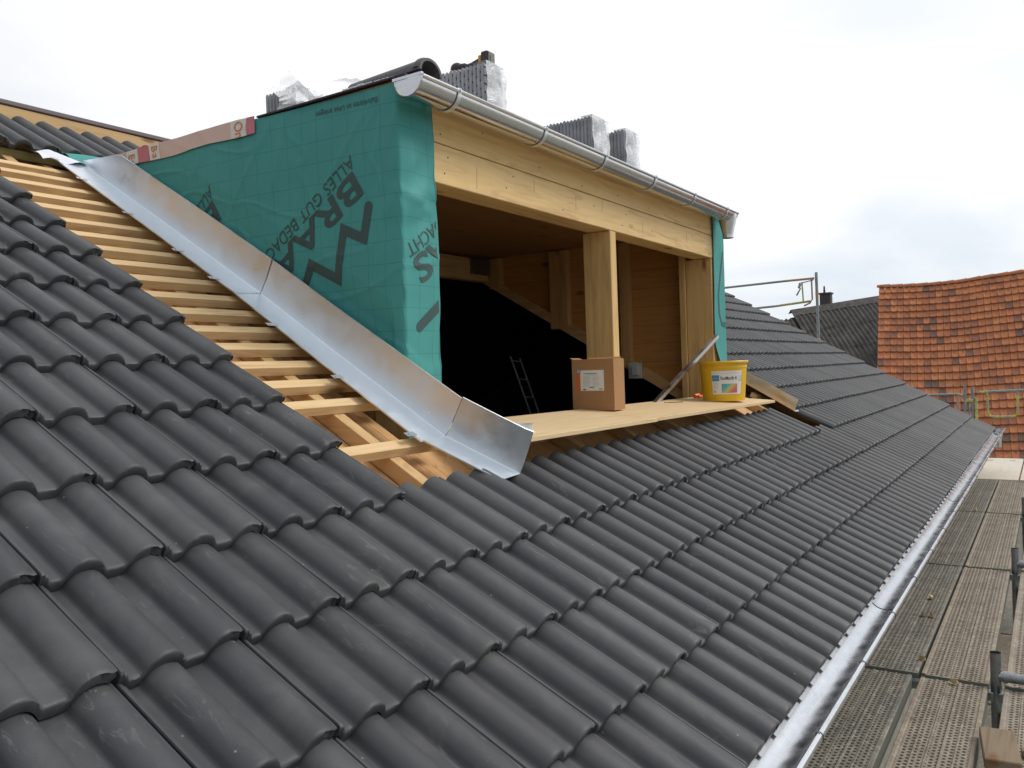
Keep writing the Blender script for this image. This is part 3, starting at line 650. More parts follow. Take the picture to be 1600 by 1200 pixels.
# cardboard box
bx, by = 2.28, 1.47; al = R(5); ex = Vector((math.cos(al), math.sin(al), 0)); ey = Vector((-math.sin(al), math.cos(al), 0)); BO = Vector((bx, by, bz(bx, by + .1)))
BW, BD, BH = .265, .175, .305          # along ey (face to camera), along ex, height
card = thing('cardboard_box', 'open brown cardboard box with a white and orange label, beside the centre post', 'box', BO)
def BT(q): return BO + ex * q[0] + ey * q[1] + Vector((0, 0, 1)) * q[2]
b = MB(); t = .004
b.box(0, t, 0, BW, 0, BH, 0, BT); b.box(BD - t, BD, 0, BW, 0, BH - .004, 0, BT); b.box(t, BD - t, 0, t, 0, BH, 0, BT); b.box(t, BD - t, BW - t, BW, 0, BH, 0, BT); b.box(t, BD - t, t, BW - t, 0, t, 0, BT)
b.build('box_body', CARD, card)
for nm, q in (('flap', [(t, .012, BH - .002), (t, BW - .012, BH - .002), (.055, BW - .02, BH - .03), (.055, .02, BH - .03)]), ('flap', [(BD - t, .012, BH - .006), (BD - t, BW - .012, BH - .006), (BD + .03, BW - .03, BH + .012), (BD + .03, .03, BH + .012)]), ('flap', [(.012, BW - .004, BH - .002), (BD - .012, BW - .004, BH - .002), (BD - .02, BW + .02, BH + .008), (.02, BW + .02, BH + .008)])):
    b = MB(); b.add([BT(p) for p in q], [(0, 1, 2, 3)]); o = b.build(nm, CARD, card); o.modifiers.new('t', 'SOLIDIFY').thickness = .003
b = MB()                                                    # printed label on the face towards the camera (x = 0 side)
def LB(y0, y1, z0, z1, mi, d): b.add([BT((-d, y, z)) for y, z in ((y0, z0), (y1, z0), (y1, z1), (y0, z1))], [(0, 1, 2, 3)], mi)
LB(.062, .212, .118, .240, 0, .0008)                        # white sheet   (y grows to the left in view)
LB(.212, .232, .118, .228, 1, .0008); LB(.205, .232, .228, .242, 2, .0012)
for k in range(9):
    z = .205 - k * .0075
    LB(.142 + random.uniform(0, .012), .196, z, z + .0018, 3, .0012); LB(.085 + random.uniform(0, .02), .134, z, z + .0018, 3, .0012)
LB(.105, .19, .218, .222, 4, .0012); LB(.12, .165, .211, .213, 3, .0012); LB(.125, .155, .136, .141, 4, .0012); LB(.178, .196, .122, .130, 4, .0012)
for k in range(9): LB(.072 + k * .0025, .0732 + k * .0025, .122, .133, 4, .0012)
b.build('paper_label', [WHITE, ORP, LBLUE, GREYP, M('dark_grey_print', (.12, .12, .12), .6).m], card)
# bucket
cx, cy = 3.93, 1.375; cz = bz(cx, cy) + .004
bk = thing('plastic_bucket', 'yellow plastic plaster bucket with a white label, on the board at the right post', 'bucket', (cx, cy, cz))
RB, RT, HB = .150, .176, .290
b = MB(); b.lathe([(.0, .004), (RB - .004, .004), (RB, .0), (RB + .002, .01), (RT - .006, HB - .05), (RT - .003, HB - .048), (RT - .003, HB - .035), (RT - .006, HB - .033), (RT - .003, HB - .004), (RT - .006, HB - .004), (RB + .0, .02), (0, .012)], (cx, cy, cz), 48)
b.build('bucket_body', YEL, bk, 40)
b = MB(); b.lathe([(RT - .004, HB - .012), (RT + .006, HB - .014), (RT + .008, HB - .002), (RT + .004, HB + .004), (RT - .010, HB + .004), (RT - .012, HB - .004), (.0, HB - .006)], (cx, cy, cz), 48); b.build('lid', YEL, bk, 40)
b = MB(); va = math.atan2(-.6808 - cy, -2.1285 - cx)
b.tube([(cx + math.cos(va - 1.55 + .0 * k) * (RT + .004), cy + math.sin(va - 1.55) * (RT + .004), cz + HB - .04 - .09 * k / 6) for k in range(7)], .0025, 6); b.build('handle', ALU, bk)
def cyl(u, z, off=0):                                         # u: metres to the right seen from the camera
    r = RB + (RT - RB) * z / HB + .0022 + off; a = va + .10 + u / .165; return (cx + math.cos(a) * r, cy + math.sin(a) * r, cz + z)
b = MB()
def CL(u0, u1, z0, z1, mi, off=0): b.grid(max(1, int((u1 - u0) / .01)), 2, lambda u, v: cyl(u0 + (u1 - u0) * u, z0 + (z1 - z0) * v, off), mi)
CL(-.100, .125, .052, .222, 0); CL(-.097, -.045, .148, .192, 1, .0008); CL(-.030, .088, .062, .128, 2, .0008)
for k in range(5): CL(-.092, -.050 - random.uniform(0, .012), .132 - k * .010, .134 - k * .010, 3, .0008)
CL(-.09, -.075, .066, .080, 3, .0008); CL(-.09, .11, .205, .2065, 3, .0008)
vs, fs = text2d('StoMarfit K', .034, bold=.0005); b.add([cyl(-.038 + x * .78, .158 + y, .001) for x, y in vs], fs, 4)
vs, fs = text2d('sto', .03); b.add([cyl(-.090 + x * .9, .162 + y * .9, .0014) for x, y in vs], fs, 5)
for u0, u1, z0, z1 in ((.102, .104, .148, .19), (.119, .121, .152, .186), (.102, .121, .146, .149)): CL(u0, u1, z0, z1, 4, .001)
co = RAIN
g1 = co.sep(co.map(src='Object'))
vx = co.math('ADD', co.math('MULTIPLY', g1[0], math.cos(va + math.pi / 2)), co.math('MULTIPLY', g1[1], math.sin(va + math.pi / 2)))
dd = co.math('ADD', vx, co.math('MULTIPLY', g1[2], -1.0))
co.col(co.ramp(co.rng(dd, -.135, .03), [(.0, (.06, .30, .42)), (.3, (.10, .42, .45)), (.5, (.55, .50, .12)), (.72, (.60, .15, .12)), (1, (.45, .08, .30))]))
b.build('bucket_label', [WHITE, BLUE, RAIN.m, GREYP, BLACK, LBLUE], bk)
# leaning aluminium profile
b = MB(); A = Vector((3.23, 1.665, bz(3.23, 1.665) - .06)); Bp = Vector((4.36, 1.56, 1.245)); d = (Bp - A).normalized(); sdv = d.cross(Vector((0, 1, 0))).normalized(); n2 = d.cross(sdv)
def bar(b, A, B, u, v, w, h, mi=0):
    c = [(-w, -h), (w, -h), (w, h), (-w, h)]; b.hexa([A + u * p + v * q for p, q in c] + [B + u * p + v * q for p, q in c], mi)
bar(b, A, Bp, sdv, n2, .0015, .015); bar(b, A + sdv * .013 + n2 * .0135, Bp + sdv * .013 + n2 * .0135, sdv, n2, .011, .0015); bar(b, A + sdv * .013 - n2 * .0135, Bp + sdv * .013 - n2 * .0135, sdv, n2, .011, .0015); bar(b, A + sdv * .026, Bp + sdv * .026, sdv, n2, .0015, .015)
tag(b.build('metal_profile', ALU, None, org=A), 'long grey metal profile leaning from the boards against the right post', 'metal profile')
b = MB(); x, y = 3.36, 1.53; z = bz(x, y) + .005
b.tube([(x - .04, y + .055, z), (x + .035, y - .045, z)], .0028, 8); b.tube([(x - .042, y + .058, z), (x - .045, y + .062, z)], .006, 8); tag(b.build('screw', M('brown_steel', (.14, .09, .06), .5, .6).m, None, org=(x, y, z)), 'long brown screw lying loose on the board', 'screw')
b = MB(); x, y = .955, 1.285; z = bz(x, y) + .001
b.lathe([(.052, 0), (.055, .0), (.058, .030), (.055, .030), (.052, .004), (.0, .003)], (x, y, z), 28); tag(b.build('metal_dish', GALV, None, 40, org=(x, y, z)), 'small round galvanised dish on the board beside the flashing end', 'dish')
b = MB(); x, y = 4.06, 1.60; z = bz(x, y)
gpts = [(x - .06, y + .03, z + .018), (x - .03, y + .02, z + .024), (x + .01, y - .005, z + .020), (x + .05, y - .01, z + .026)]
b.tube(gpts, .017, 10); b.tube([(x - .055, y, z + .014), (x, y - .03, z + .017), (x + .04, y - .03, z + .014)], .012, 10); b.tube([(x - .01, y + .02, z + .02), (x + .0, y - .02, z + .045)], .012, 10)
tag(b.build('plastic_clamp', ORANGE, None, 50, org=(x, y, z)), 'small bright orange plastic clamp behind the yellow bucket', 'clamp')
# ladder inside the attic
lad = thing('ladder', 'slim metal ladder standing in the dark attic behind the opening', 'ladder', (6.7, 4.43, -.29))
LA = [Vector((5.84, 4.5, 1.20)), Vector((6.07, 4.52, 1.18))]; LBv = [Vector((6.58, 4.42, -.29)), Vector((6.80, 4.44, -.29))]
LM = M('pale_ladder_metal', (.8, .82, .85), .6).m
for p, q in zip(LA, LBv): b = MB(); b.tube([p, q], .010, 8); b.build('rail', LM, lad)
for k in range(6):
    t = .03 + k * .145; b = MB(); b.tube([LA[0].lerp(LBv[0], t), LA[1].lerp(LBv[1], t)], .008, 8); b.build('rung', LM, lad)

# ------------------------------------------------------------------ on the dormer roof
ZD = 2.337
def stack(x0, x1, y0, ny, z1, label, mat, seed=0, hole=True):
    t = thing('tile_stack', label, 'tile stack', ((x0 + x1) / 2, y0 + ny * .0133, ZD), 'film-wrapped packs of roof tiles on the dormer roof')
    b = MB(); p = .0265
    for k in range(ny):
        y = y0 + k * p; dz = random.uniform(-.003, .003)
        w = [(y + .001, ZD + .003), (y + .0245, ZD + .003), (y + .0245, z1 - .014 + dz), (y + .019, z1 - .003 + dz), (y + .013, z1 + dz), (y + .007, z1 - .003 + dz), (y + .001, z1 - .014 + dz)]
        b.prism(w, 'x', x0 + .004, x1 - .004)
        b.prism([(y + .006, ZD + .02), (y + .02, ZD + .02), (y + .02, z1 - .03), (y + .006, z1 - .03)], 'x', x0 + .0012, x0 + .0042)
    b.build('tiles', mat, t)
    b = MB()
    def g(u, v):
        x = x0 - .004 + (x1 - x0 + .008) * u; z = ZD + .004 + (z1 + .004 - ZD) * v
        n = noise.noise(Vector((x * 13 + seed, z * 7, seed))) * .022 + noise.noise(Vector((x * 30, z * 14, seed + 5))) * .008
        return (x, y0 - .014 - abs(n) * .8 - .010 * math.sin(math.pi * u), z - .03 * (v > .97) * abs(n) * 30)
    b.grid(22, 30, g)
    b.grid(12, 4, lambda u, v: (x0 + (x1 - x0) * u, y0 - .012 + .09 * v, z1 + .006 + .006 * noise.noise(Vector((u * 6, v * 4, seed)))))
    b.build('wrapping_film', FILM, t, 80)
    return t
stack(1.585, 1.765, 1.838, 17, 2.700, 'film-wrapped grey tile pack with the cordless tool on top', STK, 1)
stack(2.80, 3.035, 1.832, 15, 2.700, 'larger of the two film-wrapped tile packs above the middle of the gutter', STK2, 7)
stack(3.235, 3.46, 1.80, 14, 2.700, 'farthest film-wrapped tile pack on the dormer roof, nearest its right end', STK2, 13)
st4 = stack(1.13, 1.45, 2.80, 9, 2.655, 'tile pack half hidden under a crumpled loose plastic sheet', STK2, 21)
# loose crumpled sheet over the rear pack
b = MB()
def crum(u, v):
    x = .84 + 1.05 * u; H = np.interp(x, [.84, 1.0, 1.12, 1.25, 1.5, 1.72, 1.9], [.20, .33, .26, .33, .44, .42, .12])
    n = noise.noise(Vector((u * 4, v * 4, 2))) * .09 + noise.noise(Vector((u * 10, v * 11, 7))) * .035 + abs(noise.noise(Vector((u * 5, v * 3, 17)))) * .05
    return (x + n * .5, 2.70 - .10 * math.sin(v * 3) + n * .8, 2.345 + H * v + n * .5 * v)
b.grid(46, 34, crum)
o = b.build('plastic_sheet', FILM2, None, 40, org=(1.1, 2.5, 2.34)); tag(o, 'crumpled translucent plastic sheet bunched over the rear tile pack', 'plastic sheet')
# curved loose tile at the corner
b = MB()
def ridge(r, u, v):
    a = math.pi * u; L_ = .38 * v; taper = 1 + .10 * v
    return Vector((.785 + .07 * v - math.cos(a) * r * taper, 2.01 - L_, 2.343 + math.sin(a) * r * .80 * taper + .045 * v))
b.grid(20, 6, lambda u, v: ridge(.074, u, v)); b.grid(20, 6, lambda u, v: ridge(.060, u, v))
for vv in (0, 1): b.grid(20, 1, lambda u, v: ridge(.060 + .014 * v, u, vv))
for uu in (0, 1): b.grid(1, 6, lambda u, v: ridge(.060 + .014 * u, uu, v))
b.grid(16, 3, lambda u, v: ridge(.075 + .006 * math.sin(math.pi * min(1, v * 1.0)), .05 + .9 * u, .90 + .09 * v))
m = M('loose_tile_grey', (.085, .078, .085), .42); LT = m.m
tag(b.build('ridge_tile', LT, None, 50, org=(.9, 1.8, 2.34)), 'single dark grey half-round tile lying loose at the dormer roof corner', 'roof tile')
b = MB()
for k in range(7): 
    y = 1.70 + k * .045; b.box(.672 + random.uniform(0, .02), .74, y, y + .035, 2.338, 2.346 + random.uniform(0, .006))
tag(b.build('torn_film', FILM, None, org=(.7, 1.85, 2.338)), 'torn scrap of clear film under the loose half-round tile', 'film scrap')
# cordless impact driver lying on the first pack
dr = thing('cordless_drill', 'black and yellow cordless driver lying on the nearest tile pack', 'drill', (1.66, 1.95, 2.70))
ZS = 2.704
def ball(b, c, r, sx=1, sy=1, sz=1, n=14):
    b.lathe([(max(1e-4, r * math.sin(math.pi * k / n)), -r * sz * math.cos(math.pi * k / n)) for k in range(n + 1)], c, 18, 0, sx, sy)
b = MB(); ball(b, (1.665, 2.075, ZS + .032), .033, 1, 1.15); b.tube([(1.665, 2.06, ZS + .03), (1.665, 2.02, ZS + .030), (1.665, 2.0, ZS + .022)], .024, 12, 0, True, .018)
b.tube([(1.665, 2.01, ZS + .022), (1.665, 1.97, ZS + .024), (1.665, 1.93, ZS + .032), (1.665, 1.90, ZS + .038)], .0175, 12, 0, True, .022); b.build('body', DRUB, dr, 60)
b = MB(); ball(b, (1.662, 2.082, ZS + .020), .026, 1, 1.1); b.box(1.638, 1.692, 1.893, 1.913, ZS + .006, ZS + .062, 0, None, .004); b.build('yellow_trim', DYEL, dr, 40)
b = MB(); b.box(1.632, 1.700, 1.845, 1.892, ZS + .001, ZS + .076, 0, None, .007); b.build('battery', DRUB, dr)
b = MB(); b.box(1.636, 1.696, 1.838, 1.846, ZS + .001, ZS + .070, 0, None, .003); b.box(1.65, 1.68, 1.8345, 1.8385, ZS + .012, ZS + .05); b.build('battery_face', GREYPL, dr)
# rolled end of green membrane below the ridge course
b = MB()
b.grid(16, 18, lambda u, v: SL(.60 + .42 * u, 4.80 + math.cos(math.pi * v) * -.075 + .02 * u, -.075 + math.sin(math.pi * v) * (.075 - .03 * (u - .5) ** 2 * 2)))
tag(b.build('membrane_roll', GREENP, None, 80, org=SL(.8, 4.8, -.1)), 'rolled bulge of green membrane between the upper battens and the ridge course', 'membrane roll')

# ------------------------------------------------------------------ scaffold along the eave
ZK = -.59; BAYS = [-5.16, -2.59, -.02, 2.55, 5.12, 7.69, 10.26, 12.83]
sc = thing('scaffold', 'steel scaffold with perforated metal decks below the eave and guard rails at the far gable', 'scaffold', (4, -.6, -5))
def plank(x0, x1, y0, y1, z, mat):
    b = MB(); w = y1 - y0
    # ribbed top: raised rims and five raised ribs between rows of holes
    ys = []; k = 5; rim = .018
    ys += [(y0, -.006, 0), (y0 + .004, 0, 0), (y0 + rim, 0, 0), (y0 + rim + .004, -.004, 0)]
    inner0, inner1 = y0 + rim + .005, y1 - rim - .005; pitch = (inner1 - inner0) / k
    for i in range(k):
        a = inner0 + i * pitch; ys += [(a + .004, -.004, 1), (a + pitch - .009, -.004, 1)]
        if i < k - 1: ys += [(a + pitch - .007, -.0005, 0), (a + pitch - .001, -.0005, 0)]
    ys += [(y1 - rim - .004, -.004, 0), (y1 - rim, 0, 0), (y1 - .004, 0, 0), (y1, -.006, 0)]
    xs = [x0, x0 + .05, x1 - .05, x1]; nv = len(ys)
    vs = [(x, y, z + h) for x in xs for y, h, _ in ys]; fs = [(i * nv + j, i * nv + j + 1, (i + 1) * nv + j + 1, (i + 1) * nv + j) for i in range(3) for j in range(nv - 1)]
    mi = []
    b.add(vs, fs, 0)
    hl = [1.0 if (hh and 0 < i < 3) else 0 for i in range(4) for (_, _, hh) in ys]
    hl = [1.0 if hh else 0.0 for i in range(4) for (_, _, hh) in ys]
    b.box(x0, x1, y0, y0 + .0025, z - .07, z - .007, 1); b.box(x0, x1, y1 - .0025, y1, z - .07, z - .007, 1)
    b.box(x0, x0 + .003, y0 + .003, y1 - .003, z - .06, z - .008, 1); b.box(x1 - .003, x1, y0 + .003, y1 - .003, z - .06, z - .008, 1)
    o = b.build('deck_plank', [mat, DECKS], sc)
    at = o.data.attributes.new('hole', 'FLOAT', 'POINT'); vals = hl + [0.0] * (len(o.data.vertices) - len(hl)); at.data.foreach_set('value', vals)
    return o
for i in range(len(BAYS) - 1):
    x0, x1 = BAYS[i] + .028, BAYS[i + 1] - .028
    if i == 6:                                              # pale plywood decks in the last bay
        for y0, y1 in ((-.29, .27), (-.90, -.30), (-1.51, -.91)):
            b = MB(); b.box(x0, x1, y0 + .004, y1 - .004, ZK - .05, ZK, 0, None, .004)
            b.box(x1 - .35, x1 - .33, y0 + .1, y0 + .17, ZK + .001, ZK + .004, 1); b.box(x1 - .35, x1 - .33, y1 - .17, y1 - .1, ZK + .001, ZK + .004, 1)
            b.build('deck_panel', [CREAM, DECKS], sc)
        continue
    lay = ((-.045, .265), (-.385, -.085), (-.765, -.452), (-1.09, -.775)) if i <= 2 else ((-.066, .25), (-.385, -.080), (-.765, -.452), (-1.09, -.775))
    for k, (y0, y1) in enumerate(lay): plank(x0, x1, y0, y1, ZK - .002 * (k % 2), DECKB if (i * 3 + k) % 3 == 0 and i > 2 or (k == 0 and i in (2, 4, 5)) else DECKA)
for x in BAYS:
    b = MB(); b.box(x - .022, x + .022, -1.12, .30, ZK - .075, ZK - .03, 0, None, .004); b.build('transom', STEEL, sc)
    b = MB(); b.tube([(x, -.418, -5), (x, -.418, ZK + .02)], .0242, 16); b.tube([(x, -.418, ZK + .02), (x, -.418, ZK + .165)], .0242, 16, 0, False); b.tube([(x, -.418, ZK + .165), (x, -.418, ZK + .02)], .020, 16, 0, False)
    b.build('standard', STEEL, sc, 40)
    b = MB(); b.tube([(x, -.43, ZK + .048), (x, -1.15, ZK + .048)], .0242, 14); b.tube([(x, -.45, ZK + .048), (x, -.468, ZK + .048)], .030, 14); b.build('ledger', STEEL, sc, 40)
    b = MB(); b.tube([(x, -1.15, -5), (x, -1.15, ZK + (.45 if x < 11 else 1.0))], .0242, 14); b.build('standard', STEEL, sc, 40)
# lower lift and its yellow rail seen through the gaps
for i in range(1, 7):
    for y0, y1 in ((-.38, .2), (-1.1, -.42)):
        b = MB(); b.box(BAYS[i] + .03, BAYS[i + 1] - .03, y0, y1, ZK - 2.05, ZK - 2.0); b.build('deck_panel', DECKA if i % 2 else DECKB, sc)
b = MB(); b.box(-2.5, 12.7, -.446, -.436, ZK - .30, ZK - .13); b.build('toe_board', YTUBE, sc)
# gable-end guard rails
def tubep(name, pts, r=.0242, mat=STEEL, n=12): b = MB(); b.tube(pts, r, n); return b.build(name, mat, sc, 50)
GX = 12.5
tubep('standard', [(GX, 2.605, -5), (GX, 2.615, 1.40)], .027, YTUBE); tubep('standard', [(GX, 2.615, 1.40), (GX, 2.625, 2.51)], .0242)
tubep('paint_band', [(GX, 2.62, 2.07), (GX, 2.622, 2.19)], .0262, OTUBE)
tubep('guard_rail', [(GX - .04, 2.65, 2.41), (GX - .04, 3.10, 2.405)], .019, OTUBE); tubep('guard_rail', [(GX - .04, 3.10, 2.405), (GX - .04, 7.2, 2.30)], .019)
tubep('guard_rail', [(GX - .04, 2.72, 2.03), (GX - .04, 3.32, 1.985)], .019, YTUBE); tubep('guard_rail', [(GX - .04, 3.32, 1.985), (GX - .04, 7.2, 1.86)], .019)
tubep('guard_rail', [(GX - .04, 2.695, 2.41), (GX - .04, 2.69, 2.06), (GX - .06, 2.72, 2.0), (GX - .08, 2.82, 1.955)], .014, OTUBE)
tubep('guard_rail', [(GX - .05, 2.85, 2.36), (GX - .05, 2.835, 2.02)], .013, YTUBE)
b = MB(); b.tube([(GX - .06, 2.66, 2.38), (GX - .06, 2.90, 2.34)], .009, 8); b.tube([(GX - .06, 2.88, 2.33), (GX - .07, 2.90, 2.26)], .022, 8); b.tube([(GX - .07, 2.87, 2.26), (GX - .07, 2.94, 2.14)], .011, 8, 0, True, .015); b.build('coupler', STEEL, sc, 40)
b = MB(); b.box(12.2, 12.52, 2.62, 5.4, 1.28, 1.34); b.build('deck_panel', WOLD, sc)
HX = 13.0
tubep('standard', [(HX, .490, -5), (HX, .500, .52)], .022); tubep('standard', [(HX, .392, -.1), (HX, .396, .515)], .022)
tubep('guard_rail', [(HX, 2.3, .36), (HX, .62, .405), (HX, .55, .39), (HX, .50, .33)], .017); tubep('standard', [(HX, .345, -.6), (HX, .350, .34)], .024, YTUBE)
tubep('guard_rail', [(HX, .50, .29), (HX, .38, .31)], .028, YTUBE); tubep('brace', [(HX, .47, .02), (HX, .40, .27)], .014)
tubep('guard_rail', [(HX, .30, .43), (HX, .18, .437)], .020, YTUBE); tubep('guard_rail', [(HX, .18, .437), (HX, -.30, .455), (HX, -1.4, .49)], .019)
tubep('guard_rail', [(HX, .19, .43), (HX, .185, .10), (HX, .16, .055), (HX, .10, .04), (HX, -.13, .045), (HX, -.19, .06), (HX, -.22, .11), (HX, -.222, .44)], .017, YTUBE)
tubep('guard_rail', [(HX, .95, .37), (HX, .94, -.1)], .02, OTUBE); tubep('guard_rail', [(HX, .60, .37), (HX, .60, .1)], .02, OTUBE)
# wood block and offcuts on the deck
b = MB(); c, s_ = math.cos(.12), math.sin(.12)
def BK(q): return Vector((1.79 + q[0] * c - q[1] * s_, -.455 + q[0] * s_ + q[1] * c, ZK + q[2]))
b.box(-.21, .11, -.075, .055, .004, .045, 0, BK, .004); b.box(-.05, -.01, -.15, -.087, .004, .03, 0, BK, .002)
tag(b.build('wood_block', wood('block_wood', 'x', (.22, .165, .11), True, .8, None, .35), None, org=(1.83, -.455, ZK)), 'weathered wooden block lying across the gap between the nearest deck planks', 'wood block')
OFF = [(2.95, .055, 'by the gutter at the front of the second deck bay'), (3.62, .075, 'closest to the gutter of the three beside the bead'), (3.45, .09, 'middle one of three beside the gutter'), (3.74, -.03, 'largest on the second bay plank, away from the gutter'), (2.62, -.16, 'on the transom joint at the near end of the second bay'), (7.66, .03, 'pale leaf-shaped one on the transom two bays on')]
from_px = [(2.77, -.065), (3.62, .03), (4.05, .03), (3.62, -.02), (2.49, -.24), (7.75, .02)]
ow = wood('offcut_wood', 'x', (.62, .47, .26), False, .7)
lab = ['small wood chip at the right edge of the brown plank in the second bay', 'pale wood chip beside the gutter in the second bay', 'tilted wood chip just behind the others beside the gutter', 'wedge-shaped wood chip in the middle of the plank beside the gutter', 'thin wood splinter on the steel joint between the first and second bays', 'pale flat wood chip on the joint two bays along the deck']
for (x, y), lb in zip(from_px, lab):
    b = MB(); r = random.uniform(0, 3); l = random.uniform(.035, .06); w = random.uniform(.010, .02)
    cr_, sr_ = math.cos(r), math.sin(r)
    P = [(-l / 2, -w / 2), (l / 2, -w / 2 * .5), (l / 2 * .8, w / 2), (-l / 2 * .9, w / 2 * .8)]
    q = [(x + a * cr_ - c_ * sr_, y + a * sr_ + c_ * cr_) for a, c_ in P]
    b.hexa([(a, c_, ZK + .003) for a, c_ in q] + [(a, c_, ZK + .010 + .006 * k) for k, (a, c_) in enumerate(q)])
    tag(b.build('wood_chip', ow, None, org=(x, y, ZK)), lb, 'wood chip', 'wood chips on the scaffold deck')

# ------------------------------------------------------------------ neighbouring buildings
def clay():
    m = M('old_clay_tile', (.42, .14, .05), .8, 0, .25); a = m.attr('rnd'); v = m.map()
    c = m.ramp(a, [(0, (.52, .20, .088)), (.5, (.46, .165, .072)), (.82, (.31, .125, .072)), (.93, (.17, .10, .08)), (1, (.12, .085, .07))])
    c = m.mix(m.rng(m.noise(v, 7, 4, .6), .45, .7, 0, .6), c, (.17, .10, .07))
    c = m.mix(m.rng(m.noise(v, 1.1, 3, .6), .5, .7, 0, .45), c, (.22, .09, .05)); m.col(c); m.bump(m.noise(v, 25, 3), .4, .02); return m.m
CLAY = clay()
barn = thing('barn', 'barn with a big sagging roof of old orange clay tiles', 'barn', (30, 0, -5))
RX, RZ, PT = 30.0, 3.55, R(50); gs, tw = .302, .20
def sag(y, t):
    s = max(0, (4.4 - y)); return -.06 * math.sin(min(1, s / 3.2) * math.pi) * (1 - t * .6) + (max(0, 1.9 - y) ** 1.35) * .055 * (1 - t * .55)
V_, F_, rn = [], [], []
nrow, ncol = 29, 60
for r in range(nrow):
    for c in range(ncol):
        y1 = 4.43 - c * tw; y0 = y1 - tw + .008; a = random.random(); a = a * .82 if random.random() < .82 else .75 + .25 * a
        d0, d1 = r * gs, (r + 1) * gs + .05; lift = random.uniform(0, .008)
        def P(y, d, h):
            t = d / (nrow * gs); return (RX - d * math.cos(PT) - h * math.sin(PT), y - .07 * d, RZ - d * math.sin(PT) + h * math.cos(PT) + sag(y, t) + .0)
        o = len(V_); ym = (y0 + y1) / 2
        prof = [(y1, .022), (y1 - .022, .026), (y1 - .040, .010), (ym, .004), (y0 + .04, .008), (y0, .020)]
        for yy, hh in prof: V_.append(P(yy, d0, hh - .014)); 
        for yy, hh in prof: V_.append(P(yy, d1 - .01 + random.uniform(-.004, .004), hh + .040 + lift))
        for yy, hh in prof: V_.append(P(yy, d1, hh + .008 + lift))
        n = len(prof)
        for k in range(n - 1):
            F_.append((o + k, o + k + 1, o + n + k + 1, o + n + k)); F_.append((o + n + k, o + n + k + 1, o + 2 * n + k + 1, o + 2 * n + k))
        rn += [a] * (3 * n)
b = MB(); b.add(V_, F_); o = b.build('clay_roof', CLAY, barn); at = o.data.attributes.new('rnd', 'FLOAT', 'POINT'); at.data.foreach_set('value', rn)
b = MB(); rn = []
for k in range(30):
    y = 4.50 - k * .40
    def P2(u, v): yy = y - .42 * v; return (RX + .02 - math.cos(math.pi * u) * (.11 + .015 * v), yy, RZ - .03 + math.sin(math.pi * u) * (.10 + .02 * v) + sag(yy, 0))
    b.grid(8, 2, P2); rn += [random.random() * .5] * 27
o = b.build('ridge_tiles', CLAY, barn, 50); o.data.attributes.new('rnd', 'FLOAT', 'POINT').data.foreach_set('value', rn)
b = MB(); b.box(25.0, 34.8, -7.6, 4.25, -5, -2.9); b.prism([(25.2, -2.9), (29.9, 3.1), (34.6, -2.9)], 'y', 4.0, 4.25); b.prism([(25.2, -2.9), (29.9, 3.1), (34.6, -2.9)], 'y', -7.6, -7.4); b.build('wall', PLASTER, barn)
b = MB(); e0 = Vector((RX, 0, RZ)); b.hexa([(30.05, -7.7, 3.3), (30.05, 4.4, 3.3), (35.3, 4.4, -3.0), (35.3, -7.7, -3.0), (30.05, -7.7, 3.45), (30.05, 4.4, 3.45), (35.3, 4.4, -2.85), (35.3, -7.7, -2.85)]); b.build('rear_roof', CLAY, barn)

m = M('weathered_fibre_cement', (.09, .085, .08), .9, 0, .2); v = m.map()
c = m.mix(m.rng(m.noise(v, 3, 6, .7), .35, .7), (.052, .050, .048), (.125, .118, .11)); c = m.mix(m.rng(m.noise(v, 14, 4, .7), .63, .72, 0, .8), c, (.26, .25, .21)); m.col(c); FIB = m.m
shed = thing('shed', 'low building with a dark weathered corrugated roof left of the orange barn', 'shed', (34, 6, -5))
A0 = Vector((32, 8.066, 2.99)); A1 = Vector((34.0, 5.121, 3.435)); along = (A1 - A0); Ln = along.length; ah = Vector((along.x, along.y, 0)).normalized(); down = Vector((-ah.y * -1, 0, 0)); dn = Vector((ah.y, -ah.x, 0)); 
if dn.x > 0: dn = -dn
pitch = R(36); dv = dn * math.cos(pitch) + Vector((0, 0, -1)) * math.sin(pitch); nv_ = dn * math.sin(pitch) + Vector((0, 0, 1)) * math.cos(pitch); au = along.normalized()
def corr(b, L0, L1, d0, d1, lift, wl=.177, amp=0.034, mi=0):
    n = int((L1 - L0) / wl * 8)
    b.grid(n, 2, lambda u, v: A0 + au * (L0 + (L1 - L0) * u) + dv * (d0 + (d1 - d0) * v) + nv_ * (lift + .02 * v + amp * math.sin(2 * math.pi * (L0 + (L1 - L0) * u) / wl)), mi)
b = MB()
for k, (d0, d1) in enumerate(((.10, 1.55), (1.45, 2.95), (2.85, 4.4), (4.3, 5.6))): corr(b, 0, Ln + 7, d0, d1, .03 - .0 * k)
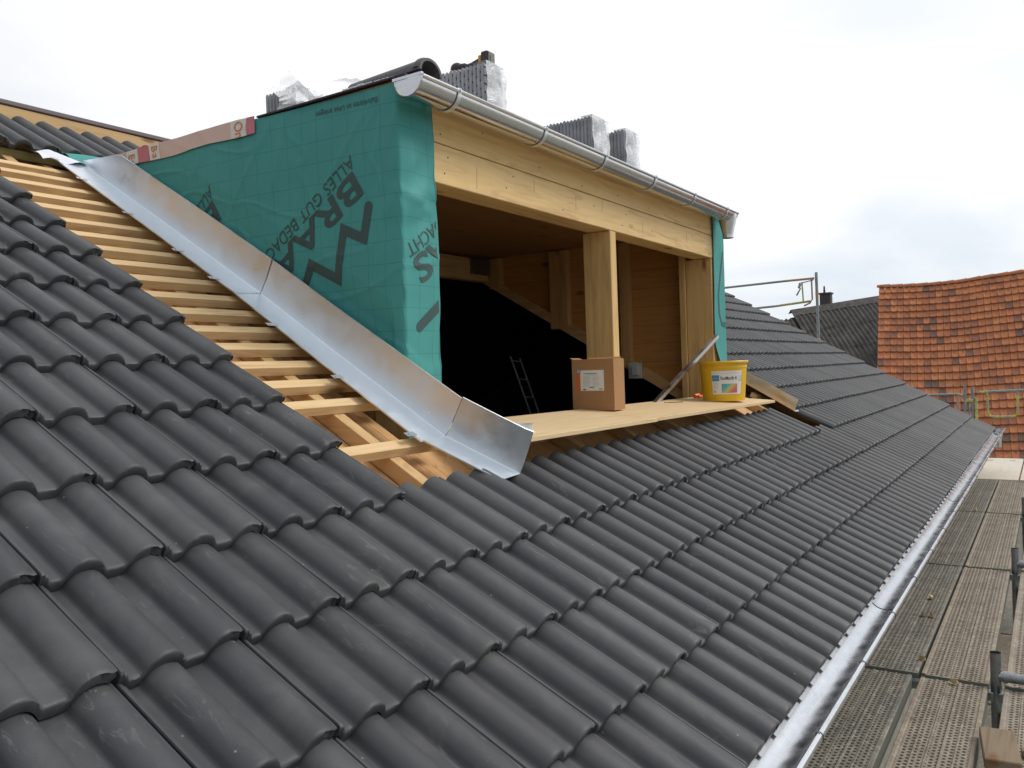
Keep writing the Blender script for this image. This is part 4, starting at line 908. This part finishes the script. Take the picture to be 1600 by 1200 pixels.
corr(b, -1.2, -.02, .45, 3.5, -.02)
b.build('corrugated_roof', FIB, shed, 60)
b = MB(); n_ = 90
b.grid(n_, 3, lambda u, v: A0 + au * ((Ln + 7) * u) + dv * (-.02 + .42 * v) + nv_ * (.075 - .02 * v + (.018 * math.sin(2 * math.pi * (Ln + 7) * u / .177) * (v > .1))))
b.grid(1, 1, lambda u, v: A0 + au * ((Ln + 7) * u) + dv * (-.02) + nv_ * .075 - dn * .3 * v + Vector((0, 0, -.15)) * v)
b.build('ridge_cap', FIB, shed, 60)
b = MB()
q0 = A0 - Vector((0, 0, .25)); q1 = A0 + au * (Ln + 7) - Vector((0, 0, .25))
f0, f1_ = q0 + dn * 4.3 + Vector((0, 0, -3.2)), q1 + dn * 4.3 + Vector((0, 0, -3.2)); g0, g1_ = q0 - dn * 4.3 + Vector((0, 0, -3.2)), q1 - dn * 4.3 + Vector((0, 0, -3.2))
gz = lambda p: Vector((p.x, p.y, -5))
b.add([gz(f0), f0, q0, g0, gz(g0), gz(f1_), f1_, q1, g1_, gz(g1_)], [(0, 1, 2, 3, 4), (9, 8, 7, 6, 5), (0, 5, 6, 1), (4, 3, 8, 9), (2, 7, 8, 3)])
b.build('wall', PLASTER, shed)
b = MB(); cpt = Vector((34.6, 7.25, 3.1)); b.box(cpt.x - .2, cpt.x + .2, cpt.y - .22, cpt.y + .22, 2.2, 3.80, 0, None, .02); b.box(cpt.x - .24, cpt.x + .24, cpt.y - .26, cpt.y + .26, 3.76, 3.83, 0, None, .01)
ch = b.build('chimney', M('dark_chimney', (.035, .03, .035), .7).m, shed)
b = MB(); b.tube([(cpt.x, cpt.y + .06, 3.8), (cpt.x, cpt.y + .06, 4.12)], .05, 8, 0, True, .03); b.build('flue', M('flue_metal', (.05, .05, .055), .5, .5).m, ch)
for o in (house,): pass
# ------------------------------------------------------------------ ground
b = MB(); b.grid(40, 40, lambda u, v: (-600 + 1200 * u, -600 + 1200 * v, -5.0)); g = b.build('ground', GROUND, None); g['kind'] = 'structure'
